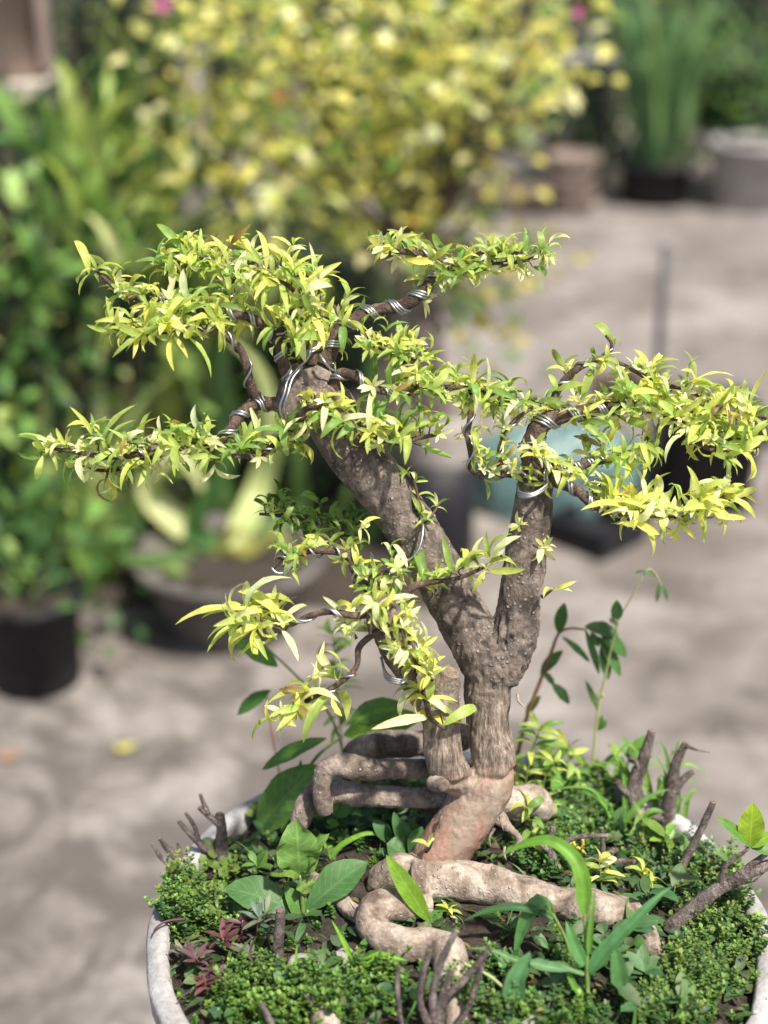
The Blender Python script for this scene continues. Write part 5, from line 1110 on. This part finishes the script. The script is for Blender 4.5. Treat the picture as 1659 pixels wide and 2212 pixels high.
# -- teal plastic heap on a dark tray
tb = G(1215, 1135); tray = thing('plastic_tray', 'dark square plastic tray set cornerwise on the concrete, under the teal plastic', 'tray', G(1290, 1190))
m = MB(); tc = G(1285, 1175); sz = 150 * pm(tc); box(m, tc + Vector((0, .02, .012)), (sz, sz, .022), R(45)); m.build('tray_floor', BLACKP, tray, smooth=False)
for a in range(4):
    m = MB(); aa = R(45 + 90 * a); box(m, tc + Vector((math.cos(aa) * sz / 2, .02 + math.sin(aa) * sz / 2, .03)), (.010, sz + .01, .06), aa); m.build('tray_side', BLACKP, tray, smooth=False)
teal = MB(); tcen = tb + Vector((0, .12, 0)); ha = 215 * pm(tb); hh = Yp(1215, 925, tb.y + .12).z
vs = []; fs = []; nu, nv = 72, 24
for j in range(nv + 1):
    ph = math.pi / 2 * j / nv
    for i in range(nu):
        th = 2 * math.pi * i / nu; d = Vector((math.cos(th) * math.cos(ph) ** .55, math.sin(th) * math.cos(ph) ** .55, math.sin(ph) ** .8))
        q = Vector((d.x * ha, d.y * ha * .55, d.z * hh)); fn = noise.noise(d * 3.2 + Vector((4, 2, 0))); cr = abs(noise.noise(d * 5 + Vector((1, 7, 3))))
        vs.append(tcen + q * (1 + .10 * fn - .16 * cr))
for j in range(nv):
    for i in range(nu): i2 = (i + 1) % nu; fs.append((j * nu + i, j * nu + i2, (j + 1) * nu + i2, (j + 1) * nu + i))
teal.add(vs, fs); to = teal.build('plastic_sheet', TEAL, None, tb); tag(to, 'crumpled teal plastic sheet over a low heap behind the right trunk', 'plastic sheet')
# -- rod
rb0 = G(1400, 1112); rt = Yp(1438, 532, rb0.y); m = MB(); tube(m, [(rb0, .0095), (rb0.lerp(rt, .5), .0095), (rt, .0095)], 10); ro = m.build('metal_rod', RODM, None, rb0); tag(ro, 'thin dark upright metal rod on the right, rising beyond the driftwood', 'rod')
# -- left pots
def pot_round(name, label, c, r, h, mat, taper=.8, lip=.06, seg=48, amp=0.):
    t = thing(name, label, 'plant pot', c); m = MB()
    lathe(m, c, [(r * taper, 0), (r * (taper + .03), .004), (r * .96, h * .9), (r * 1.0, h * .9), (r * (1 + lip), h * .92), (r * (1 + lip), h), (r * .97, h), (r * .95, h * .93), (.001, h * .9)], seg, amp, 16); m.build('pot_wall', mat, t)
    m = MB(); lathe(m, c, [(r * .945, h * .915), (r * .5, h * .94), (.001, h * .95)], 32, .004, 30); m.build('soil', SOIL2, t); return t
SOIL2 = soil_mat()
c1 = G(60, 1512); r1 = 112 * pm(c1); c1 = c1 + Vector((0, r1 * .8, 0)); h1 = Yp(60, 1330, c1.y - r1).z
pot_round('nursery_pot', 'black plastic nursery pot at the left edge', c1, r1, h1, BLACKP, .86)
c2 = G(490, 1422); r2 = 205 * pm(c2); c2 = c2 + Vector((0, r2 * .72, 0)); h2 = Yp(490, 1285, c2.y - r2).z
pot_round('shallow_pot', 'wide shallow brown-grey cement bowl with a pale rim, left of the bonsai', c2, r2, h2, POT2, .62, .04, 64, .002)
# shrub in the black pot
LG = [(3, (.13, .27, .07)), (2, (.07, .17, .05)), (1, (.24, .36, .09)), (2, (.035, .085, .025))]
t = thing('potted_shrub', 'leafy pale green shrub growing in the black nursery pot at the left', 'shrub', c1 + Vector((0, 0, h1)))
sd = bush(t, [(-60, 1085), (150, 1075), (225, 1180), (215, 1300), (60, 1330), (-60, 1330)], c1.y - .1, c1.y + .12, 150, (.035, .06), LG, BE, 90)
twigs(t, c1 + Vector((0, 0, h1 * .9)), sd, .004, 8, STEM)
# strap-leaved plants
SL = (.66, .70, .34); SL2 = (.56, .64, .26); SD = (.08, .19, .06); SO = (.36, .42, .12)
def straps(name, label, base, lst, yo=0):
    t = thing(name, label, 'strap-leaved plant', base)
    for pts, wd, tn, yy in lst:
        pp = [base.lerp(Yp(*pts[0], yy), .5)] + [Yp(x, y, yy - .02 * k) for k, (x, y) in enumerate(pts)] if False else [Yp(x, y, yy - .02 * k) for k, (x, y) in enumerate(pts)]
        pp = [base + Vector((uni(-.03, .03), uni(-.03, .03), .0))] + pp
        blade(t, pp, wd * .72, vary(tn, .08), 'grass', 'leaf', LEAF_O, .35)
    return t
b1 = c2 + Vector((-.02, .02, h2 * .9))
y2 = c2.y
straps('strap_plant', 'strap-leaved plant with broad pale and dark leaves in the shallow cement bowl', b1, [
    (((420, 1150), (470, 1040), (560, 900)), 64, SD, y2 + .02), (((330, 1080), (340, 1010), (400, 990), (462, 1110)), 80, SL, y2 + .1), (((560, 1060), (590, 930), (560, 800), (480, 720)), 84, SL2, y2 + .15),
    (((400, 1130), (330, 1050), (260, 920)), 50, SD, y2 + .15), (((300, 1150), (235, 1080), (180, 1020)), 40, (.08, .17, .05), y2 + .1), (((470, 1130), (500, 1080), (450, 1000)), 40, (.1, .2, .05), y2 + .2),
    (((620, 1120), (650, 1020), (640, 900)), 60, (.13, .22, .06), y2 + .15), (((480, 1180), (520, 1150), (560, 1190)), 40, (.4, .38, .12), y2), (((540, 1190), (600, 1160), (640, 1200)), 44, (.35, .35, .1), y2), (((280, 1210), (285, 1130), (300, 1060)), 46, (.11, .2, .06), y2 - .08)])
b2 = G(330, 1300) + Vector((0, .45, 0)); y3 = b2.y
straps('strap_plant', 'tall strap-leaved plant with upright yellow-green blades, left of the yellow shrub', b2, [
    (((215, 760), (225, 520), (200, 360), (168, 215)), 70, (.72, .62, .36), y3 - .1), (((262, 800), (262, 560), (268, 420), (264, 300)), 48, SL2, y3 + .05), (((140, 760), (140, 560), (150, 440), (152, 380)), 44, SL, y3),
    (((330, 760), (350, 600), (420, 480), (520, 380)), 76, SO, y3 + .1), (((360, 800), (400, 640), (440, 560), (540, 500)), 60, (.36, .44, .12), y3 + .0), (((250, 900), (245, 800), (235, 720)), 84, SL, y3 - .05),
    (((440, 860), (430, 720), (440, 600)), 50, (.26, .36, .12), y3 + .1), (((300, 800), (330, 620), (330, 520)), 60, (.25, .33, .08), y3 + .1), (((380, 820), (460, 700), (500, 560)), 64, SO, y3 + .15), (((190, 900), (180, 760), (110, 600)), 46, SD, y3), (((500, 900), (540, 760), (560, 600)), 60, (.07, .14, .04), y3 + .25)])
b3 = G(60, 1350) + Vector((-.05, .35, 0)); y4 = b3.y
straps('strap_plant', 'bright green broad-leaved plant at the left edge above the nursery pot', b3, [
    (((60, 980), (30, 820), (40, 700), (75, 630)), 66, (.20, .36, .06), y4), (((90, 980), (95, 880), (70, 780)), 60, SL, y4 - .05), (((20, 960), (70, 820), (110, 760), (60, 690)), 64, (.36, .44, .06), y4 - .08), (((110, 1040), (60, 960), (0, 920)), 50, SL2, y4 - .1), (((40, 1000), (10, 900), (-40, 800)), 44, (.12, .25, .05), y4)])
b5 = G(200, 1330) + Vector((0, .12, 0)); y5 = b5.y
straps('strap_plant', 'light green strap-leaved plant between the nursery pot and the shallow bowl', b5, [
    (((230, 1180), (250, 1000), (300, 880), (380, 800)), 60, (.50, .62, .22), y5), (((190, 1180), (170, 980), (140, 850), (90, 790)), 60, (.44, .58, .16), y5), (((210, 1150), (215, 960), (215, 800), (230, 680)), 56, (.62, .68, .32), y5 + .03),
    (((250, 1200), (310, 1080), (380, 1020), (450, 1030)), 50, (.30, .46, .12), y5 - .03), (((170, 1200), (110, 1090), (40, 1020)), 46, (.24, .40, .10), y5 - .03), (((215, 1200), (270, 1120), (290, 1000)), 40, (.18, .32, .08), y5 - .05), (((180, 1150), (120, 960), (60, 900)), 44, (.5, .6, .2), y5 + .05)])
BS = leafpool('leaf', LEAF_O, 8, 'grass', (.16, .24), (.3, 1.4), (.2, .5), 8, 0, .3, .4)
t = thing('strap_thicket', 'dense sunlit yellow-green strap leaves left of the yellow shrub', 'strap-leaved plant', G(300, 1150))
bush(t, [(130, 400), (300, 400), (430, 520), (520, 680), (420, 900), (150, 900), (90, 650)], 2.72, 3.05, 115, (.12, .22), [(2.4, (.42, .56, .15)), (2, (.24, .40, .10)), (1, (.64, .70, .32)), (2.6, (.05, .12, .03))], BS, 115, rise=1.6, up=.1)
t2 = thing('leafy_thicket', 'dense mid-green leafy thicket at the left edge above the nursery pot', 'shrub', G(30, 1300))
bush(t2, [(-80, 560), (140, 560), (200, 900), (200, 1100), (-80, 1100)], 2.6, 2.9, 180, (.045, .085), [(2, (.22, .42, .10)), (2, (.08, .18, .05)), (1.2, (.42, .58, .18)), (3, (.014, .034, .012))], BE, 90)
# green cactus-like stems behind the left limb
t = thing('cactus', 'smooth green cactus stems standing behind the left limb of the bonsai', 'cactus', G(600, 1240) + Vector((0, .15, 0)))
for (x, y0, y1, r) in ((470, 1180, 590, .022), (640, 1180, 960, .02), (800, 1150, 740, .02)):
    m = MB(); a = G(x, 1240) + Vector((0, .15, 0)); q = Yp(x, y1, a.y); tube(m, catmull([(a, r), (a.lerp(q, .5), r * 1.1), (q, r * .5)], .02), 12, .08, 18); m.build('stem', simple('cactus_green', (.10, .19, .06), .5, 0, .3, 16), t)
# -- dark shrubs at the left and behind
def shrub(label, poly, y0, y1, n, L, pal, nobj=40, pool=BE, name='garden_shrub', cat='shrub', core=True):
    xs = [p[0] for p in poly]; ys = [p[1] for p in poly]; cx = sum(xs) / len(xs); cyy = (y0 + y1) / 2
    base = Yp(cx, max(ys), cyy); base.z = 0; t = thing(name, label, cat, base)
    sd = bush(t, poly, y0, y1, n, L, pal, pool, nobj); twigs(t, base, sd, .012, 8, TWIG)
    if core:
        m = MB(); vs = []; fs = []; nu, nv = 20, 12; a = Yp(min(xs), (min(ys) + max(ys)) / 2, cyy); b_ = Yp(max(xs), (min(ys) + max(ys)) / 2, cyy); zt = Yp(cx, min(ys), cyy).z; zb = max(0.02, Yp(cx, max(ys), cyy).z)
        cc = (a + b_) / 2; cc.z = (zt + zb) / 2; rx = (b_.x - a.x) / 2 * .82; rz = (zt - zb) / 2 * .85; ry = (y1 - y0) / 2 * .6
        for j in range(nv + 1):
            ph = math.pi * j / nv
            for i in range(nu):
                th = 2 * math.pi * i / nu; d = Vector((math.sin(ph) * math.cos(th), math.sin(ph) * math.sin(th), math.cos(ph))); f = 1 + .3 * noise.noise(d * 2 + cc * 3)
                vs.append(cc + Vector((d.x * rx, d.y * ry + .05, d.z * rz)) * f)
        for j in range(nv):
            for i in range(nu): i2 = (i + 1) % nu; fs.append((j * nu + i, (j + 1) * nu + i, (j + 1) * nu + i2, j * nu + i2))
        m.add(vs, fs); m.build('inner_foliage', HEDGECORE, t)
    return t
DKP = [(3.6, (.018, .04, .014)), (2, (.08, .17, .05)), (2.4, (.26, .44, .11)), (1.1, (.52, .62, .26))]  # near-black and bright tints put shaded gaps and highlights into the leaf colour
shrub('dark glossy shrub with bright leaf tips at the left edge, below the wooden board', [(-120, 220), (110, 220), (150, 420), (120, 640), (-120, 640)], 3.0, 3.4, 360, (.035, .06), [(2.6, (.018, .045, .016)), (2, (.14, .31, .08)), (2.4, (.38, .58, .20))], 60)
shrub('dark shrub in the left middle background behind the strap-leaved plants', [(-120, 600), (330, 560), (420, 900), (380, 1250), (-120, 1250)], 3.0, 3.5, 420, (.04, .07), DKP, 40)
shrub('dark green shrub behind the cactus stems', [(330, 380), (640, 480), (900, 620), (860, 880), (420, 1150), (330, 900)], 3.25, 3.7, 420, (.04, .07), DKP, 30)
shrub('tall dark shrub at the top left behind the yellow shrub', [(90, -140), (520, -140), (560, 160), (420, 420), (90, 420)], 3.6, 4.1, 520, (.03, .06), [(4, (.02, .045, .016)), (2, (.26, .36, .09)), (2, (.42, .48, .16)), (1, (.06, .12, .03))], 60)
shrub('low dark ferny planting on the ground behind the left pots', [(-160, 1060), (150, 1040), (420, 1080), (420, 1350), (-160, 1360)], 2.80, 3.15, 520, (.03, .055), [(5, (.012, .026, .010)), (1.4, (.05, .11, .035)), (1, (.2, .34, .1))], 30)  # near-black leaf tints put the deep shade behind the pots into colour
shrub('low dark planting on the ground behind the shallow cement bowl', [(380, 900), (720, 900), (860, 1000), (860, 1200), (380, 1320)], 2.95, 3.3, 480, (.03, .055), [(5, (.012, .026, .010)), (1.4, (.05, .11, .03)), (1, (.2, .34, .08))], 30)  # here too the near-black tints stand in for shade
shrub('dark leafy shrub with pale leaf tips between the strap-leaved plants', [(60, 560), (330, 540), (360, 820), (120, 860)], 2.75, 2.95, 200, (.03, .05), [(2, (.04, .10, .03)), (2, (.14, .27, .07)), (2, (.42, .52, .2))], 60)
# arching bright leaves at the top left
b4 = Yp(300, 420, 3.4); b4.z = 0
straps('strap_plant', 'arching light green blades at the top left below the pink blossom', b4, [(((250, 280), (230, 120), (170, 20)), 54, (.22, .30, .07), 3.4), (((290, 260), (290, 140), (250, 60), (180, 0)), 56, (.26, .34, .09), 3.35), (((300, 240), (330, 120), (300, 30)), 60, (.2, .28, .08), 3.4), (((270, 200), (280, 150), (240, 110), (190, 120)), 50, (.27, .33, .08), 3.3)])
# shelf with pots, top left
sy = 3.3
sh_ = thing('wooden_shelf', 'pale wooden board shelf at the top left edge', 'shelf', G(20, 900) )
ORG[sh_.name] = sh_.location.copy()
pA = Yp(-60, 215, sy); pB = Yp(112, 160, sy + .1)
m = MB(); box(m, ((pA.x + pB.x) / 2, sy + .1, (pA.z + pB.z) / 2), (pB.x - pA.x, .24, .03), R(6)); m.build('board', PALEWOOD, sh_, smooth=False)
for x in (pA.x + .02, pB.x - .03):
    m = MB(); zt_ = (pA.z + pB.z) / 2 - .017; box(m, (x, sy + .15, zt_ / 2), (.03, .03, zt_), 0); m.build('leg', PALEWOOD, sh_, smooth=False)
m = MB(); q0 = Yp(100, 150, sy + .05); q1 = Yp(86, -60, sy + .05); box(m, (q0.lerp(q1, .5)), (.022, .022, (q1 - q0).length), 0); m.build('upright', BROWNP, sh_, smooth=False)
pc = Yp(30, 165, sy + .12); pc.z = (pA.z + pB.z) / 2 + .018
pot_round('brown_pot', 'brown clay pot standing on the pale board at the top left corner', pc, .10, .22, BROWNP, .85)
p3 = Yp(410, 240, 3.75); t = thing('post', 'short grey-brown post behind the left part of the yellow shrub', 'post', Vector((p3.x, p3.y, 0))); zt_ = Yp(410, 120, 3.75).z
m = MB(); tube(m, catmull([(Vector((p3.x, p3.y, 0)), .05), (Vector((p3.x, p3.y, zt_ * .5)), .05), (Vector((p3.x, p3.y, zt_)), .047)], .05), 20, .05, 8); m.build('shaft', GREYBAG, t); m = MB(); lathe(m, (p3.x, p3.y, zt_), [(.052, 0), (.052, .02), (.001, .025)], 20); m.build('cap', GREYBAG, t)

# -- far right row
fr0 = G(1230, 468); fy = fr0.y
st_ = thing('clay_pot_stack', 'stack of round brown clay pots at the far edge right of the yellow shrub', 'pots', fr0)
zt_ = Yp(1235, 342, fy).z; rs_ = 56 * pm(fr0); pc_ = Vector((Yp(1235, 400, fy).x, fy + rs_, 0))
for k in range(3):
    m = MB(); h_ = zt_ / 3; o_ = pc_ + Vector((uni(-.012, .012), uni(-.01, .01), h_ * k))
    lathe(m, o_, [(rs_ * .86, 0), (rs_ * .9, .004), (rs_ * .98, h_ * .55), (rs_ * 1.08, h_ * .58), (rs_ * 1.1, h_ * .97), (rs_ * 1.02, h_ * .99), (rs_ * .9, h_ * .99), (rs_ * .86, h_ * .7), (.001, h_ * .68)], 40, .004, 14); m.build('clay_pot', BRICKM, st_)
lg = thing('fallen_log', 'dark old log lying left of the clay pots at the far edge of the yard', 'log', G(1110, 455)); m = MB(); y_ = fy + .05
tube(m, catmull([(Yp(1010, 420, y_), .05), (Yp(1090, 425, y_), .06), (Yp(1185, 425, y_), .055)], .03), 16, .15, 10); m.build('log_body', DRIFT, lg)
fc = G(1422, 452); fr_ = 80 * pm(fc); fc = fc + Vector((0, fr_ * .8, 0)); fh = Yp(1422, 362, fc.y - fr_).z
pot_round('nursery_pot', 'black plastic pot of tall reeds at the far edge of the yard', fc, fr_, fh, BLACKP, .9)
rd = thing('reed_plant', 'tall fine-leaved green reeds in the far black pot', 'reeds', fc + Vector((0, 0, fh * .9)))
for k in range(80):
    a = rnd() * 6.283; bb = fc + Vector((math.cos(a) * fr_ * .7 * rnd(), math.sin(a) * fr_ * .7 * rnd(), fh * .9)); hh_ = uni(.4, .8); dx = uni(-.4, .36); dy = uni(-.2, .15)
    blade(rd, [bb, bb + Vector((dx * .25, dy * .3, hh_ * .6)), bb + Vector((dx * .65, dy * .7, hh_ * .98)), bb + Vector((dx, dy, hh_ * .85))], uni(9, 16), vary(random.choice([(.18, .34, .14), (.30, .46, .20), (.09, .18, .08)]), .2), 'grass', 'blade', LEAF_O)
wc = G(1625, 462); wr = 84 * pm(wc); wc = wc + Vector((0, wr * .8, 0)); wh = Yp(1625, 318, wc.y - wr).z
pot_round('white_pot', 'pale grey-white pot at the far right edge of the yard', wc, wr, wh, POT, .85)
bn = thing('garden_bench', 'small pale slab bench among the far shrubs at the top right', 'bench', Yp(1270, 300, fy + .5)); ORG[bn.name].z = 0; bn.location.z = 0
q = Yp(1270, 128, fy + .5); m = MB(); box(m, q, (.24, .12, .035)); m.build('slab', POT, bn, smooth=False)
for dx in (-.09, .09):
    m = MB(); box(m, (q.x + dx, q.y, (q.z - .018) / 2), (.035, .1, q.z - .019)); m.build('leg', POT2, bn, smooth=False)
FG = [(3, (.09, .15, .07)), (2.4, (.17, .27, .11)), (1.6, (.30, .40, .19)), (1.6, (.03, .05, .03))]
FGB = [(3, (.09, .20, .05)), (2, (.16, .30, .08)), (2, (.04, .09, .03))]
shrub('bright green far shrub at the right edge above the white pot', [(1480, 80), (1720, 60), (1720, 330), (1560, 345), (1480, 240)], fy + .25, fy + .8, 420, (.05, .09), FGB, 40)
shrub('dark far shrub behind the stacked clay pots', [(1150, 120), (1340, 90), (1350, 400), (1190, 400)], fy + .3, fy + .9, 380, (.05, .09), FG, 30)
shrub('dark far shrub behind the reeds', [(1330, -40), (1540, -40), (1540, 380), (1330, 380)], fy + .9, fy + 1.4, 420, (.05, .1), FG, 30)
shrub('far shrub with yellow leaf patches at the top right', [(1200, -160), (1480, -160), (1480, 90), (1200, 90)], fy + .9, fy + 1.4, 340, (.05, .09), [(3, (.05, .10, .04)), (2, (.12, .18, .06)), (1.4, (.5, .45, .12))], 30)
shrub('dark far shrub at the top right corner', [(1450, -160), (1760, -160), (1760, 140), (1450, 120)], fy + 1.0, fy + 1.6, 380, (.05, .1), FG, 30)
shrub('broad dark shrub far behind the yellow shrub', [(560, -160), (1220, -160), (1220, 430), (700, 480), (560, 300)], fy - 1.2, fy - .4, 500, (.05, .1), FG, 20)
shrub('broad dark shrub far behind the left plants', [(-300, -160), (600, -160), (600, 500), (-300, 700)], fy - 1.6, fy - .9, 620, (.05, .1), FG, 20)
wl = thing('garden_wall', 'dark mossy cement wall closing the yard behind the far shrubs', 'wall', (0, fy + 2.4, 0)); m = MB(); box(m, (0, fy + 2.4, .9), (14, .15, 1.8)); m.build('wall_panel', POT2, wl, smooth=False)
# -- fallen leaves on the concrete
for (x, y, tn, lab) in ((265, 1622, (.60, .57, .14), 'yellow fallen leaf on the concrete at the left'), (12, 1640, (.42, .25, .15), 'orange-brown fallen leaf at the left edge of the concrete')):
    p = G(x, y, .008); t = thing('fallen_leaf', lab, 'leaf', p); put_obj('leaf_blade', BL, 0, mframe(p, Vector((.7, .6, .25)), ZUP + Vector((0, -.5, 0)), .026), tn, t)
    put_obj('leaf_blade', BL, 1, mframe(p, Vector((-.6, .4, .35)), ZUP + Vector((0, -.6, 0)), .02), tn, t)
for i in range(16):
    x = uni(-100, 1700); y = uni(480, 2100); p = G(x, y, .004)
    if math.hypot(p.x - CX, p.y - CY) < .3 or (p.x < .3 and p.y > 2.1): continue
    t = thing('fallen_leaf', 'small dry brown fallen leaf lying on the concrete', 'leaf', p, 'dry leaves scattered on the concrete'); put_obj('leaf_blade', BE, random.randrange(6), mframe(p, Vector((uni(-1, 1), uni(-1, 1), .1)), ZUP, uni(.012, .03)), vary((.16, .11, .07), .3), t)
